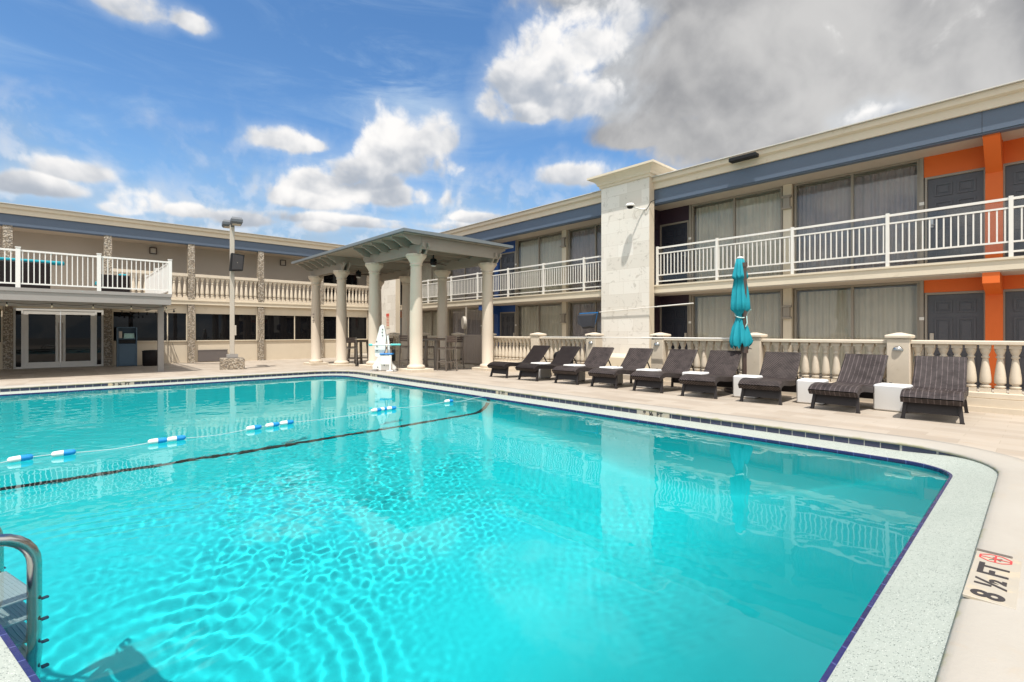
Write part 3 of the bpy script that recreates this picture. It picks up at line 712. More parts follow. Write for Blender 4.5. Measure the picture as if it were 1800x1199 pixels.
# ------------------------------------------------------------------ loungers
def lounger(kind):
    t=thing('sun_lounger','x','sun lounger',group='wicker sun loungers along the balustrade')
    W=.335
    # profile: seat top line from the front edge to the hinge (x, z above ground)
    seat=[(0,.325),(.05,.365),(.14,.403),(.26,.424),(.42,.425),(.62,.408),(.85,.392),(1.08,.388),(1.25,.394),(1.40,.41)]
    def strip(line,th,mat,name,parent,uo=0.,w=W):
        s=0; vs=[];uu=[];n=len(line)
        up=[];lo=[]
        for i,p in enumerate(line):
            a=line[max(i-1,0)];b=line[min(i+1,n-1)]; tx,tz=b[0]-a[0],b[1]-a[1]; l=math.hypot(tx,tz)
            lo.append((p[0]+tz/l*th,p[1]-tx/l*th))
            if i: s+=math.hypot(p[0]-line[i-1][0],p[1]-line[i-1][1])
            uu.append(s+uo)
        m=MB()
        ys=[-w,-w+.02,-w*.5,0,w*.5,w-.02,w]
        for j in range(len(ys)-1):
            for i in range(n-1):
                q=[(i,j),(i+1,j),(i+1,j+1),(i,j+1)]
                dz=lambda jj: -.012 if jj in(0,len(ys)-1) else 0
                m.add([(up_[0],ys[jj],up_[1]+dz(jj)) for up_,jj in ((line[a],b) for a,b in q)],[(0,1,2,3)],[[(ys[jj],uu[ii]) for ii,jj in q]],smooth=True)
        ring=[(p[0],p[1]) for p in line]+[(p[0],p[1]) for p in lo[::-1]]
        m.add([(p[0],w,p[1]-.012) for p in line]+[(p[0],w,p[1]) for p in lo],[(i,i+1,n+i+1,n+i) for i in range(n-1)],[[(line[i][0],line[i][1]),(line[i+1][0],line[i+1][1]),(lo[i+1][0],lo[i+1][1]),(lo[i][0],lo[i][1])] for i in range(n-1)])
        m.add([(p[0],-w,p[1]-.012) for p in line]+[(p[0],-w,p[1]) for p in lo],[(i,n+i,n+i+1,i+1) for i in range(n-1)],[[(line[i][0],line[i][1]),(lo[i][0],lo[i][1]),(lo[i+1][0],lo[i+1][1]),(line[i+1][0],line[i+1][1])] for i in range(n-1)])
        m.add([(p[0],yy,p[1]) for p in lo for yy in (-w,w)],[(2*i,2*i+1,2*i+3,2*i+2) for i in range(n-1)])
        for i in (0,n-1): m.add([(line[i][0],-w,line[i][1]-.012),(line[i][0],w,line[i][1]-.012),(lo[i][0],w,lo[i][1]),(lo[i][0],-w,lo[i][1])],[(0,1,2,3)],[[(-w,0),(w,0),(w,.09),(-w,.09)]])
        return m.build(name,M[mat],parent)
    ln='w_'+kind
    strip(seat,.105,ln,'seat',t)
    back=[(1.36,.405),(1.44,.465),(1.55,.565),(1.67,.685),(1.78,.80),(1.87,.905)]
    bk=strip(back,.030,ln,'backrest',t,1.4,.325)
    # side rails running on behind the backrest with a scrolled end
    rail=[(1.28,.385),(1.5,.375),(1.75,.36),(1.95,.365),(2.08,.38),(2.14,.415)]
    fr=MB()
    for s in (-1,1):
        pts=[(x,s*.315,z-.035) for x,z in rail]
        for p,q in zip(pts,pts[1:]): fr.bar(p,q,.04,.075)
    fr.box(2.06,2.10,-.31,.31,.32,.38).box(1.55,1.58,-.295,.295,.295,.335)
    fr.build('frame',M['wdark'],t)
    st=MB()
    for s in (-1,1): st.bar((1.64,s*.27,.63),(1.88,s*.27,.35),.018,.03)
    st.bar((1.88,-.28,.35),(1.88,.28,.35),.025,.025); st.build('back_prop',M['wdark'],t)
    for x0,lean in ((.20,-.055),(1.92,.05)):
        for s in (-1,1):
            m=MB(); m.bar((x0+lean,s*.315,0),(x0,s*.285,.30),.045,.045); m.box(x0+lean-.026,x0+lean+.026,s*.315-.026,s*.315+.026,0,.018); m.build('leg',M['wdark'],t)
        a=.06; pm=MB(); pm.add([(x0+lean*.72,-.285,.10),(x0+lean*.72,.285,.10),(x0,.27,.30),(x0,-.27,.30),(x0+lean*.72+.02,-.285,.10),(x0+lean*.72+.02,.285,.10),(x0+.02,.27,.30),(x0+.02,-.27,.30)],[(0,1,2,3),(4,7,6,5),(0,4,5,1)]); pm.build('apron',M['wdark'],t)
    return t
LP=[(8.83,10.10,2,'plain'),(8.80,8.93,2,'plain'),(8.92,7.74,7,'chevron'),(8.95,6.66,5,'chevron'),(8.99,5.57,4,'chevron'),(8.93,4.43,8,'chevron'),(9.01,3.34,7,'chevron'),(8.99,2.22,-2,'basket'),(8.93,1.04,3,'basket')]
LB_=['leftmost smooth dark lounger, nearest the pergola column','smooth dark lounger in front of the dark bin, second from the pergola','chevron weave lounger at the left edge of the stone pillar','chevron weave lounger in front of the stone pillar','chevron weave lounger in front of the pier right of the stone pillar','chevron weave lounger directly in front of the closed teal umbrella','chevron weave lounger just right of the closed umbrella, nearest of its weave','basket weave lounger left of the nearest pier with the step light','rightmost and largest looking basket weave lounger, nearest the camera']
protos={}
for (x,y,a,k),lab in zip(LP,LB_):
    if k not in protos: t=lounger(k); protos[k]=t
    else: t=copy_tree(protos[k])
    r=math.radians(a); ox=-.15
    gx,gy=x+ox*math.cos(r),y+ox*math.sin(r)
    za,zb=G(x,y),G(x+1.75*math.cos(r),y)
    place(t,(gx,gy,za+(za-zb)/1.7*.15),r,lab); t.rotation_euler=(0,math.atan2(za-zb,1.75),r)
cubef=[('white cube table','between the two smooth dark loungers'),('x','between the second smooth lounger and the first chevron lounger'),('x','between the two chevron loungers before the stone pillar'),('x','right of the chevron lounger in front of the stone pillar'),('x','left of the lounger in front of the closed umbrella'),('x','right of the lounger in front of the closed umbrella'),('x','between a chevron lounger and a basket weave lounger'),('x','between the two basket weave loungers')]
cb=None
for i,y in enumerate((9.52,8.34,7.20,6.11,5.0,3.90,2.79,1.64)):
    lab='rounded white cube side table '+cubef[i][1]
    if cb is None:
        cb=thing('cube_table',lab,'side table',group='white cube side tables')
        MB().rbox(-.215,.215,-.215,.215,.012,.43,.022).build('body',M['cube'],cb); MB().box(-.19,.19,-.19,.19,0,.011).build('foot',M['black'],cb); t=cb
    else: t=copy_tree(cb)
    x=9.93+.02*((i*37)%5-2)
    place(t,(x,y,G(x,y)),.03*((i*29)%7-3),lab)
# ------------------------------------------------------------------ closed umbrella
u=thing('closed_umbrella','closed teal umbrella tied round its leaning dark pole behind the loungers','umbrella',(10.72,4.30,G(10.7,4.3)))
u.rotation_euler=(0,0,math.radians(-47))
MB().rbox(-.04,.04,-.03,.03,.02,2.78,.008).box(-.05,.05,-.04,.04,2.70,2.79).tube([(0,.0,.86),(0,0,1.06)],.075,12).tube([(.06,-.02,.98),(.13,-.05,.95)],.012).build('pole',M['bronze'],u)
MB().rbox(-.32,.32,-.32,.32,0,.09,.02).build('base',M['bronze'],u)
def canopy():
    m=MB(); n=72; L=[]
    rr=random.Random(3); lv=[(2.90,.055,0),(2.87,.095,.01),(2.70,.12,.03),(2.52,.155,.05),(2.46,.165,.055),(2.455,.13,.03),(2.2,.17,.05),(1.95,.195,.06),(1.80,.21,.065),(1.76,.17,.05),(1.68,.085,.02),(1.58,.10,.03),(1.40,.17,.06),(1.20,.215,.075),(1.05,.235,.085),(1.0,.215,.075)]
    for z,r,am in lv:
        row=[]
        for k in range(n):
            a=2*PI*k/n
            f=math.cos(8*a+1.2*math.sin(z*2.1))*.7+math.cos(19*a+z*3)*.35+math.cos(5*a+z)*.3
            q=r+am*f*.75
            zz=z+(.05*math.cos(8*a+1.)-.03*math.cos(13*a) if z<1.06 else .02*math.cos(8*a) if .1<r and abs(z-2.49)<.1 else 0)
            q*=.82; row.append((-.065+q*math.cos(a)*1.02,.065+q*math.sin(a)*.9,zz))
        L.append(row)
    m.rings(L); m.add(L[0],[tuple(range(n))]); return m
canopy().build('canopy',M['teal'],u)
MB().lathe([(.07,2.885),(.075,2.90),(.05,2.925),(.0,2.93)],14,(-.065,.065,0)).build('finial',M['white_rail'],u)
MB().tube([(-.065+.098*math.cos(a),.065+.105*math.sin(a),1.66+.05*math.sin(a*1.0)) for a in np.linspace(0,2*PI,18)],.013,6).tube([(.05,.02,1.66),(.10,-.0,1.76),(.13,-.03,1.79)],.012,6).tube([(.03,-.04,1.65),(.03,-.07,1.5),(.0,-.06,1.42)],.012,6).build('tie',M['towel'],u)
# ------------------------------------------------------------------ poles, camera, flood light, bin
p=thing('leaf_net_pole','long pole with a dark leaf skimmer net, upper of two on the stone pillar','pole',(13.12,9.0,1.9))
MB().tube([(0.02,.95,-.05),(0.0,-1.2,.05)],.013).tube([(0.0,-1.2,.05),(-.02,-2.35,.10)],.018).build('pole',M['white_rail'],p)
MB().bar((0,1.0,-.06),(-.02,1.75,-.07),.03,.03).bar((-.02,1.75,-.07),(-.04,1.78,-.45),.02,.02).bar((0,1.02,-.06),(-.02,1.12,-.5),.02,.02).build('frame',M['bluepl'],p)
nm=MB(); nm.add([(0,1.02,-.075),(-.02,1.74,-.085),(-.04,1.77,-.45),(-.03,1.6,-.60),(-.02,1.12,-.58),(-.16,1.1,-.15),(-.2,1.7,-.15),(-.22,1.7,-.42),(-.2,1.5,-.55),(-.18,1.15,-.5)],[(0,1,6,5),(1,2,7,6),(2,3,8,7),(3,4,9,8),(4,0,5,9),(5,6,7,8,9),(0,4,3,2,1)]); nm.build('net',M['net'],p)
p=thing('pool_pole','long plain pool pole, lower of two, laid across the piers by the stone pillar','pole',(11.0,7.6,1.04))
MB().tube([(-.02,2.9,-.005),(.0,-.6,.0)],.013).tube([(0,-.6,0),(.0,-2.95,.0)],.019).build('pole',M['white_rail'],p)
MB().tube([(.17,1.17,.05),(.02,1.17,.05),(-.02,1.17,-.04),(.02,1.17,-.03)],.009).tube([(.17,-.94,.05),(.02,-.94,.05),(-.02,-.94,-.04),(.02,-.94,-.03)],.009).build('hook',M['black'],p)
c=thing('security_camera','white dome security camera with a dark cable on the stone pillar','camera',(13.18,8.55,5.02))
MB().tube([(0.02,-.28,-.06),(-.05,-.18,-.05),(-.32,-.02,.02)],.022).build('bracket',M['white'],c)
MB().lathe([(.0,.08),(.10,.075),(.145,.03),(.15,-.01),(.12,-.015)],18,(-.36,0,.03)).build('housing',M['white'],c)
MB().lathe([(.105,-.016),(.10,-.04),(.07,-.075),(.0,-.09)],16,(-.36,0,.03)).build('dome',M['darkglass'],c)
MB().tube([(.0,-.28,-.07),(-.02,-.34,-.10),(-.03,-.42,-.02),(.0,-.50,.13),(.1,-.62,.20)],.011).build('cable',M['black'],c)
f=thing('flood_light','flat black flood light box fixed to the cream cornice','flood light',(13.36,5.33,5.80))
MB().rbox(-.24,-.02,-.35,.35,-.07,.03,.012).build('housing',M['black'],f); MB().box(-.23,-.04,-.33,.33,.031,.034).build('lid',M['greymetal'],f); MB().box(-.02,.01,-.12,.12,-.05,.02).build('bracket',M['black'],f)
b=thing('trash_bin','rounded dark slatted bin behind the two smooth loungers','bin',(11.0,9.66,G(11,9.6)))
bm_=MB()
for k in range(20):
    a=2*PI*k/20; x,y=.24*math.cos(a),.30*math.sin(a); bm_.bar((x*.9,y*.9,.03),(x,y,.62),.055,.02)
bm_.build('slats',M['black'],b); MB().lathe([(.24,.0),(.25,.03),(.235,.6),(.15,.6)],20).build('drum',M['black'],b); MB().lathe([(.29,.60),(.30,.64),(.24,.72),(.12,.76),(.0,.77)],24).build('lid',M['black'],b)
# ------------------------------------------------------------------ pergola
PG=thing('pergola','taupe pergola on cream columns over the bar tables at the pool corner','pergola',(9.4,17,-.05))
def gpart(n,m,mt,parent=PG,**k): return m.build(n,M[mt],parent,world=True,**k)
ZT=3.565
CX=[(8.0,13.0),(8.0,15.72),(8.0,18.42),(8.0,21.0),(10.85,13.0),(10.85,15.72),(10.85,18.42),(10.85,21.0)]
for x,y in CX:
    z0=G(x,y)-.02; h=ZT-z0
    pr=[(.26,.12),(.275,.15),(.275,.19),(.245,.225),(.215,.235),(.196,.26),(.198,1.2),(.19,2.2),(.168,h-.42),(.168,h-.35),(.19,h-.345),(.195,h-.31),(.175,h-.30),(.19,h-.26),(.24,h-.17),(.30,h-.09),(.31,h-.08)]
    cm=gpart('column',MB().lathe([(r,z) for r,z in pr],28,(x,y,z0)),'column')
    gpart('plinth',MB().rbox(x-.39,x+.39,y-.39,y+.39,z0-.06,z0+.12,.01),'cast',cm)
    gpart('abacus',MB().lathe([(.31,h-.079),(.325,h-.06),(.325,h-.01),(.30,h)],8,(x,y,z0),smooth=False),'column',cm)
def scroll(x0,ya,yb,z0,h,side):
    """beam profile (y,z) with a scrolled end cut"""
    def end(y,s): return [(y,z0+h),(y,z0+h*.62),(y-s*.05,z0+h*.58),(y-s*.09,z0+h*.42),(y-s*.14,z0+h*.34),(y-s*.16,z0+h*.15),(y-s*.22,z0)]
    return end(yb,1)+end(ya,-1)[::-1]
for (ya,yb) in ((12.42,16.30),(17.86,21.38)):
    for x in (8.0,10.85):
        for dx in (-.13,.07): gpart('beam',MB().prism(scroll(0,ya,yb,ZT-.018,.30,1),'x',x+dx,x+dx+.06),'taupe')
def rafter(y,xa=7.28,xb=11.25,z0=ZT+.222,h=.262):
    def end(x,s): return [(x,z0+h),(x,z0+h*.72),(x-s*.08,z0+h*.66),(x-s*.16,z0+h*.45),(x-s*.25,z0+h*.30),(x-s*.32,z0+h*.05),(x-s*.42,z0)]
    pol=[(p[0],p[1]) for p in end(xb,1)]+[(p[0],p[1]) for p in end(xa,-1)][::-1]
    return MB().prism(pol,'y',y-.024,y+.024)
for y in [12.55,13.2,13.85,14.5,15.15,15.8]+[18.05,18.65,19.25,19.85,20.45,21.05]: gpart('rafter',rafter(y),'taupe')
gpart('end_board',MB().box(7.9,10.95,12.515,12.54,ZT+.10,ZT+.45),'taupe')
gpart('roof_boards',MB().box(7.24,11.30,12.36,21.42,ZT+.486,ZT+.50),'taupe')
rfm=MB().prism([(7.16,ZT+.505),(7.16,ZT+.58),(9.25,ZT+.62),(11.38,ZT+.58),(11.38,ZT+.505)],'y',12.28,21.45)
gpart('metal_roof',rfm,'roofmetal')
gpart('drip_edge',MB().box(7.145,7.158,12.27,21.46,ZT+.50,ZT+.585).box(7.158,11.39,12.265,12.278,ZT+.50,ZT+.585),'roofmetal')
sg=MB()
for k,(z,wd) in enumerate(((1.93,.15),(1.80,.09),(1.67,.16),(1.60,.12))):
    a0=math.atan2(-20.9,-8.0)
    for q in range(7):
        a=a0-.55+wd*2.4*(q/6-.5); a2=a+wd*2.4/6*.72
        r=.2015
        sg.add([(8.0+r*math.cos(t),21.0+r*math.sin(t),zz) for zz in (z,z+.035) for t in (a,a2)],[(0,1,3,2)])
gpart('column_lettering',sg,'ink')
def fan(x,y,label,rot):
    t=thing('ceiling_fan',label,'ceiling fan',(x,y,ZT+.484),rot,group='ceiling fans under the pergola roof')
    MB().lathe([(.02,-.30),(.02,-.06),(.07,-.05),(.075,0)],12).build('downrod',M['black'],t)
    MB().lathe([(.06,-.52),(.105,-.50),(.115,-.44),(.115,-.34),(.09,-.30),(.03,-.28)],20).build('motor',M['black'],t)
    MB().lathe([(.0,-.575),(.07,-.565),(.095,-.53),(.06,-.521)],16).build('lamp',M['cube'],t)
    for k in range(3):
        a=2*PI*k/3; m=MB(); ca,sa=math.cos(a),math.sin(a)
        P=lambda r,w,z:(r*ca-w*sa,r*sa+w*ca,z)
        m.add([P(.10,-.03,-.43),P(.10,.03,-.40),P(.28,.065,-.395),P(.72,.06,-.40),P(.72,-.06,-.45),P(.28,-.065,-.445)]+[P(.10,-.03,-.44),P(.10,.03,-.41),P(.28,.065,-.405),P(.72,.06,-.41),P(.72,-.06,-.46),P(.28,-.065,-.455)],[(0,1,2,5),(5,2,3,4),(6,11,8,7),(11,10,9,8),(0,6,7,1),(1,7,8,2),(2,8,9,3),(3,9,10,4),(4,10,11,5),(5,11,6,0)]); m.build('blade',M['bronze'],t)
fan(9.58,14.43,'dark three blade ceiling fan under the near half of the pergola',.35)
fan(9.25,19.6,'dark ceiling fan under the far half of the pergola',1.1)
# ------------------------------------------------------------------ bar furniture
def table(x,y,label,rot):
    t=thing('bar_table',label,'bar table',(x,y,G(x,y)),rot,group='tall bar tables under the pergola')
    m=MB()
    for k in range(6): m.rbox(-.40+k*.1345,-.40+k*.1345+.127,-.40,.40,1.03,1.055,.004)
    m.build('tabletop',M['stoolwood'],t); MB().box(-.40,.40,-.40,-.37,.985,1.029).box(-.40,.40,.37,.40,.985,1.029).box(-.40,-.37,-.37,.37,.985,1.029).box(.37,.40,-.37,.37,.985,1.029).build('frame',M['stoolmetal'],t)
    for s in (-1,1):
        for q in (-1,1): MB().bar((s*.31,q*.31,0),(s*.25,q*.25,.984),.10,.07).build('leg',M['stoolmetal'],t)
    MB().bar((-.29,-.29,.30),(.29,.29,.30),.04,.03).bar((-.29,.29,.34),(.29,-.29,.34),.04,.03).build('cross_brace',M['stoolmetal'],t)
table(9.42,13.95,'tall bar table with thick metal legs right of the nearest pergola column',.1)
table(8.95,18.95,'tall bar table farther back, between the second and third pergola columns',.1)
def stool():
    t=thing('bar_stool','x','bar stool',group='slat back bar stools under the pergola')
    m=MB()
    for k in range(4): m.rbox(-.20+k*.102,-.20+k*.102+.095,-.20,.20,.75,.772,.004)
    m.build('seat',M['stoolwood'],t)
    m=MB()
    for z in (.93,1.0,1.07): m.rbox(-.205,.205,-.235,-.215,z,z+.06,.004)
    m.build('backrest',M['stoolwood'],t)
    for sx in (-1,1):
        MB().bar((sx*.215,.22,0),(sx*.195,.19,.75),.03,.03).build('leg',M['stoolmetal'],t)
        MB().bar((sx*.215,-.25,0),(sx*.205,-.205,.76),.03,.03).bar((sx*.205,-.205,.76),(sx*.205,-.245,1.14),.03,.03).build('leg',M['stoolmetal'],t)
    for z,q,nm in ((.28,.213,'foot_rail'),(.70,.203,'seat_rail')):
        m=MB(); m.box(-q,q,.185,.21,z,z+.03).box(-q,q,-.225,-.20,z,z+.03).box(-q-.012,-q+.012,-.2,.185,z,z+.03).box(q-.012,q+.012,-.2,.185,z,z+.03)
        m.build(nm,M['stoolmetal'],t)
    return t
sp=stool()
SP=[(9.22,13.12,.05,'slat back bar stool facing the near bar table with its back to the pool'),(8.62,14.45,-1.4,'bar stool half hidden behind the nearest pergola column'),(10.25,14.1,1.6,'bar stool on the gate side of the near bar table'),(9.55,14.85,3.2,'bar stool behind the near bar table, left of its legs'),(8.38,18.40,-.5,'bar stool between the second and third pergola columns, left of the pool lift'),(9.72,18.15,.6,'bar stool showing just right of the white pool lift'),(9.0,19.75,3.0,'bar stool behind the far bar table')]
for i,(x,y,r,l) in enumerate(SP):
    t=sp if i==0 else copy_tree(sp); place(t,(x,y,G(x,y)),r,l)
# ------------------------------------------------------------------ pool lift
PLX,PLY=7.28,13.62
lift=thing('pool_lift','white pool access lift with aqua arm rests standing at the pool corner','pool lift',(PLX,PLY,0),math.radians(-42))
# local x runs to the right as seen from the pool
m=MB()
m.prism([(-.34,.03),(.30,.03),(.34,.10),(.10,.42),(-.02,.50),(-.20,.42),(-.36,.16)],'y',-.07,-.05).prism([(-.34,.03),(.30,.03),(.34,.10),(.10,.42),(-.02,.50),(-.20,.42),(-.36,.16)],'y',.05,.07).box(-.36,.34,-.07,.07,.02,.035)
m.build('base_housing',M['white'],lift)
MB().prism([(-.28,.45),(-.10,.40),(.02,.62),(.05,1.02),(-.01,1.38),(-.07,1.42),(-.14,1.36),(-.22,1.05),(-.30,.72)],'y',-.055,.055).build('mast_cover',M['white'],lift)
MB().bar((-.02,.0,.40),(-.05,0,1.40),.05,.05).bar((.10,.03,.35),(.08,.03,1.12),.035,.05).build('mast',M['greymetal'],lift)
MB().bar((.18,-.02,.18),(.10,-.02,1.08),.07,.05).build('boom',M['white'],lift)
MB().bar((.15,-.01,.28),(.12,-.01,1.0),.03,.03).build('actuator',M['black'],lift)
MB().rbox(-.12,.27,-.18,.16,.50,.545,.012).build('seat',M['bluepl'],lift)
MB().rbox(-.10,.24,-.16,-.12,.20,.49,.01).rbox(.17,.23,-.17,-.11,.02,.50,.01).rbox(.10,.30,-.24,-.08,.0,.03,.008).build('foot_support',M['white'],lift)
MB().tube([(-.40,-.14,.80),(.28,-.14,.80)],.022).build('arm_bar',M['white'],lift)
MB().rbox(-.45,-.33,-.18,-.10,.765,.835,.02).rbox(.20,.52,-.19,-.09,.78,.835,.02).build('arm_rest',M['aqua'],lift)
for x,y in ((-.36,-.2),(-.36,.2),(.36,-.2),(.36,.2)): MB().bar((x*.5,y*.4,.06),(x,y,.035),.05,.03).lathe([(.05,0),(.05,.02),(.03,.035)],12,(x,y,0)).build('outrigger',M['greymetal'],lift)
dots=MB()
for x,z in ((-.22,.62),(-.22,.76),(-.23,.90),(-.06,1.18),(-.05,1.27),(-.05,1.08),(.0,.18),(.18,.12),(-.2,.12),(.10,.30)): dots.add([(x+.02*math.cos(a),-.0715,z+.02*math.sin(a)) for a in np.linspace(0,2*PI,9)[:-1]],[tuple(range(8))])
dots.build('bolts',M['ink'],lift)
MB().rbox(.20,.30,.06,.12,.30,.66,.012).build('battery',M['black'],lift)
# ------------------------------------------------------------------ light pole and speaker
LX,LY=4.62,20.15; lz=G(LX,LY)
lp=thing('light_pole','tall cream light pole with two grey lamp heads on a pebble block','street lamp',(LX,LY,lz),math.radians(-9))
MB().rbox(-.38,.38,-.36,.36,-.03,.42,.012).build('footing',M['pebble'],lp)
MB().box(-.18,.18,-.18,.18,.441,.56).build('base_cover',M['greymetal'],lp)
MB().rbox(-.075,.075,-.075,.075,.56,5.30,.012).build('pole',M['polepaint'],lp)
for s,y0,dz in ((-1,-.12,0.),(1,.12,.0)):
    h=MB(); L=[]
    for f,z in ((.80,5.27),(1.,5.33),(1.,5.42),(.78,5.50)):
        w,l=.19*f,.26*f; cy=s*.34
        cx_=-s*.11; L.append([(cx_-w,cy-l,z),(cx_+w,cy-l,z),(cx_+w,cy+l,z),(cx_-w,cy+l,z)])
    h.rings(L,smooth=False); h.add(L[0],[(3,2,1,0)]); h.add(L[-1],[(0,1,2,3)]); h.bar((0,s*.05,5.26),(0,s*.3,5.34),.09,.09); ho=h.build('lamp_head',M['lampgrey'],lp)
    MB().box(-.13-s*.11,.13-s*.11,s*.34-.19,s*.34+.19,5.258,5.268).build('lens',M['polepaint'],ho)
MB().rbox(.07,.13,-.10,-.05,1.25,1.62,.01).build('junction_box',M['polepaint'],lp)
a=math.radians(8)
spk=thing('loudspeaker','black loudspeaker box hung on the light pole','speaker',(LX+.10,LY-.24,3.40),math.radians(-4))
MB().prism([(-.24,.0),(.17,.03),(.22,.60),(-.19,.64)],'y',-.16,.10).build('cabinet',M['black'],spk); MB().prism([(-.19,.04),(.145,.065),(.18,.56),(-.155,.595)],'y',-.175,-.162).build('grille',M['ink'],spk); MB().box(-.02,.0,-.180,-.176,.29,.31).build('badge',M['polepaint'],spk)
MB().box(-.05,.05,.10,.13,.2,.4).build('bracket',M['black'],spk)
# ------------------------------------------------------------------ under and on the raised deck
tc=thing('towel_cabinet','blue grey towel cabinet with folded aqua towels beside the glass doors','cabinet',(1.98,25.40,-.2))
MB().rbox(-.30,.30,-.24,.22,.02,.92,.01).box(-.32,-.285,-.25,.23,0,1.58).box(.285,.32,-.25,.23,0,1.58).box(-.285,.285,.18,.22,.92,1.60).box(-.285,.285,-.22,.18,1.10,1.13).box(-.285,.285,-.2,.2,1.56,1.59).build('carcass',M['slate_cab'],tc)
MB().rbox(-.26,.26,-.26,-.241,.08,.86,.008).build('door',M['slate_cab'],tc)
tw_=MB()
for k in range(4): tw_.rbox(-.12+.005*k,.25-.006*k,-.20,.14,1.131+k*.052,1.18+k*.052,.018)
tw_.build('towels',M['towel'],tc)
MB().box(-.265,-.16,-.19,-.17,1.15,1.42).build('notice',M['polepaint'],tc)
MB().box(-.26,.26,-.245,-.235,.93,1.08).build('slot',M['black'],tc)
hb=thing('hamper','low dark wicker hamper under the raised deck beside the cabinet','hamper',(2.82,25.05,-.2))
MB().lathe([(.33,0),(.36,.05),(.37,.55),(.36,.58)],28).build('body',M['w_plain'],hb); MB().lathe([(.375,.58),(.38,.61),(.30,.64),(.0,.65)],28).build('lid',M['black'],hb)
MB().rbox(.27,.36,-.10,.16,.30,.42,.01).build('handle',M['bronze'],hb)
sl=thing('string_lights','string of small bulbs hanging under the front of the raised deck','string lights',(0,20.3,2.1))
pts=[(-4+.07*k,0,-.04-.05*abs(math.sin(PI*k*.07/.95))) for k in range(96)]
MB().tube(pts,.006,5,cap=False).build('cable',M['black'],sl)
for k in range(7):
    x=-3.05+.95*k; b_=MB().lathe([(.016,-.10),(.016,-.045)],8,(x,0,0)).build('socket',M['black'],sl); MB().lathe([(.0,-.175),(.022,-.16),(.026,-.13),(.014,-.101)],10,(x,0,0)).build('bulb',M['bulb'],b_)
sl2=thing('string_lights','short row of dark bulbs strung from the deck corner to the far wall','string lights',(2.4,21.5,2.05))
MB().tube([(-.7,2.9,-.02),(-.2,2.0,-.12),(.3,1.0,-.10),(.7,.0,.0)],.006,5).build('cable',M['black'],sl2)
for k in range(7):
    t_=k/6.; MB().lathe([(.0,-.10),(.03,-.085),(.032,-.05),(.014,-.02),(.014,.02)],10,(-.65+1.3*t_,2.8-2.7*t_,-.04-.08*math.sin(PI*t_))).build('bulb',M['black'],sl2)
sf=thing('patio_sofa','long dark wicker sofa with a teal cushion along its back, on the raised deck','sofa',(-.75,21.6,2.46))
MB().rbox(-.78,.50,-.30,.30,.02,.90,.02).build('body',M['w_plain'],sf); MB().rbox(-.74,.84,-.22,.18,.90,1.0,.03).build('cushion',M['teal'],sf)
ac=thing('patio_armchair','dark wicker armchair with small teal cushions on the raised deck','armchair',(1.36,21.6,2.46))
MB().rbox(-.40,.36,-.28,.38,.0,.38,.02).rbox(-.42,-.28,-.30,.40,.38,.62,.02).rbox(.25,.38,-.30,.40,.38,.62,.02).rbox(-.42,.38,-.36,-.22,.05,.66,.02).build('body',M['w_plain'],ac); MB().rbox(.08,.34,-.26,.12,.63,.72,.025).build('cushion',M['teal'],ac); MB().rbox(-.52,-.425,-.28,.1,.30,.42,.025).build('cushion',M['teal'],ac)
ho=thing('garden_hose','thin dark hose hanging down the wall and trailing over the deck','hose',(3.6,26.1,-.2))
MB().tube([(.02,.02,.95),(.10,.0,.6),(.22,-.02,.25),(.30,-.08,.02),(.55,-.6,.012),(.95,-1.3,.012),(1.5,-1.9,.012)],.010,6).tube([(-.12,.03,.95),(-.10,.0,.4),(.0,-.03,.1),(.18,-.10,.015)],.008,6).build('tube',M['stoolmetal'],ho)
# signs
sg=thing('wall_sign','red and pale notice fixed to the corner stone pillar','sign',(13.19,24.33,1.42))
MB().box(-.012,.006,-.17,.17,0,.80).build('board',M['cream_band'],sg); MB().box(-.016,-.0125,-.16,.16,.62,.79).build('red_panel',M['red'],sg)
tx=MB()
for k in range(6):
    for q in range(4): tx.box(-.0155,-.0125,-.14+q*.07,-.14+q*.07+.05,.54-k*.085,.58-k*.085)
tx.build('lettering',M['redink'],sg)
mt=thing('utility_meter','round grey meter head on a thin post behind the gate','meter',(12.9,16.9,-.02))
MB().tube([(0,0,0),(0,0,2.30)],.05,10).build('post',M['frame'],mt)
hd=MB(); hd.tube([(-.16,.05,1.62),(-.05,0,1.62)],.27,24); hd.build('head',M['polepaint'],mt)
# ------------------------------------------------------------------ rope with floats
RY=7.42
rp=thing('lane_rope','white safety rope with blue and white floats across the pool','rope',(0,0,WZ))
def onwater(px,py): 
    t=(px-900)/859.1; d=(1.18-WZ-.03)*859.1/(py-584.24); a=math.radians(47.29)
    return Vector((d*(math.cos(a)+t*math.sin(a)),d*(math.sin(a)-t*math.cos(a)),.03))
R0=Vector((-1.35,6.75,.02)); 
FL=[(36,806),(112,796.5),(277.5,775),(310,771),(446.5,752),(479,747),(504,743),(661.5,721),(674.5,719),(687.5,717.5),(789,705)]
FP=[onwater(*q) for q in FL]
path=[Vector((-1.45,FP[0].y-.35,.02))]+FP+[Vector((6.0,7.66,.03)),Vector((6.34,7.6,.06))]
fine=[]
for p_,q_ in zip(path,path[1:]):
    nseg=6
    for k in range(nseg):
        t_=k/nseg; fine.append(p_.lerp(q_,t_)+Vector((0,0,-.028*math.sin(PI*t_) if (q_-p_).length>.5 else 0)))
fine.append(path[-1])
MB().tube(fine,.0038,6).build('rope',M['ropem'],rp)
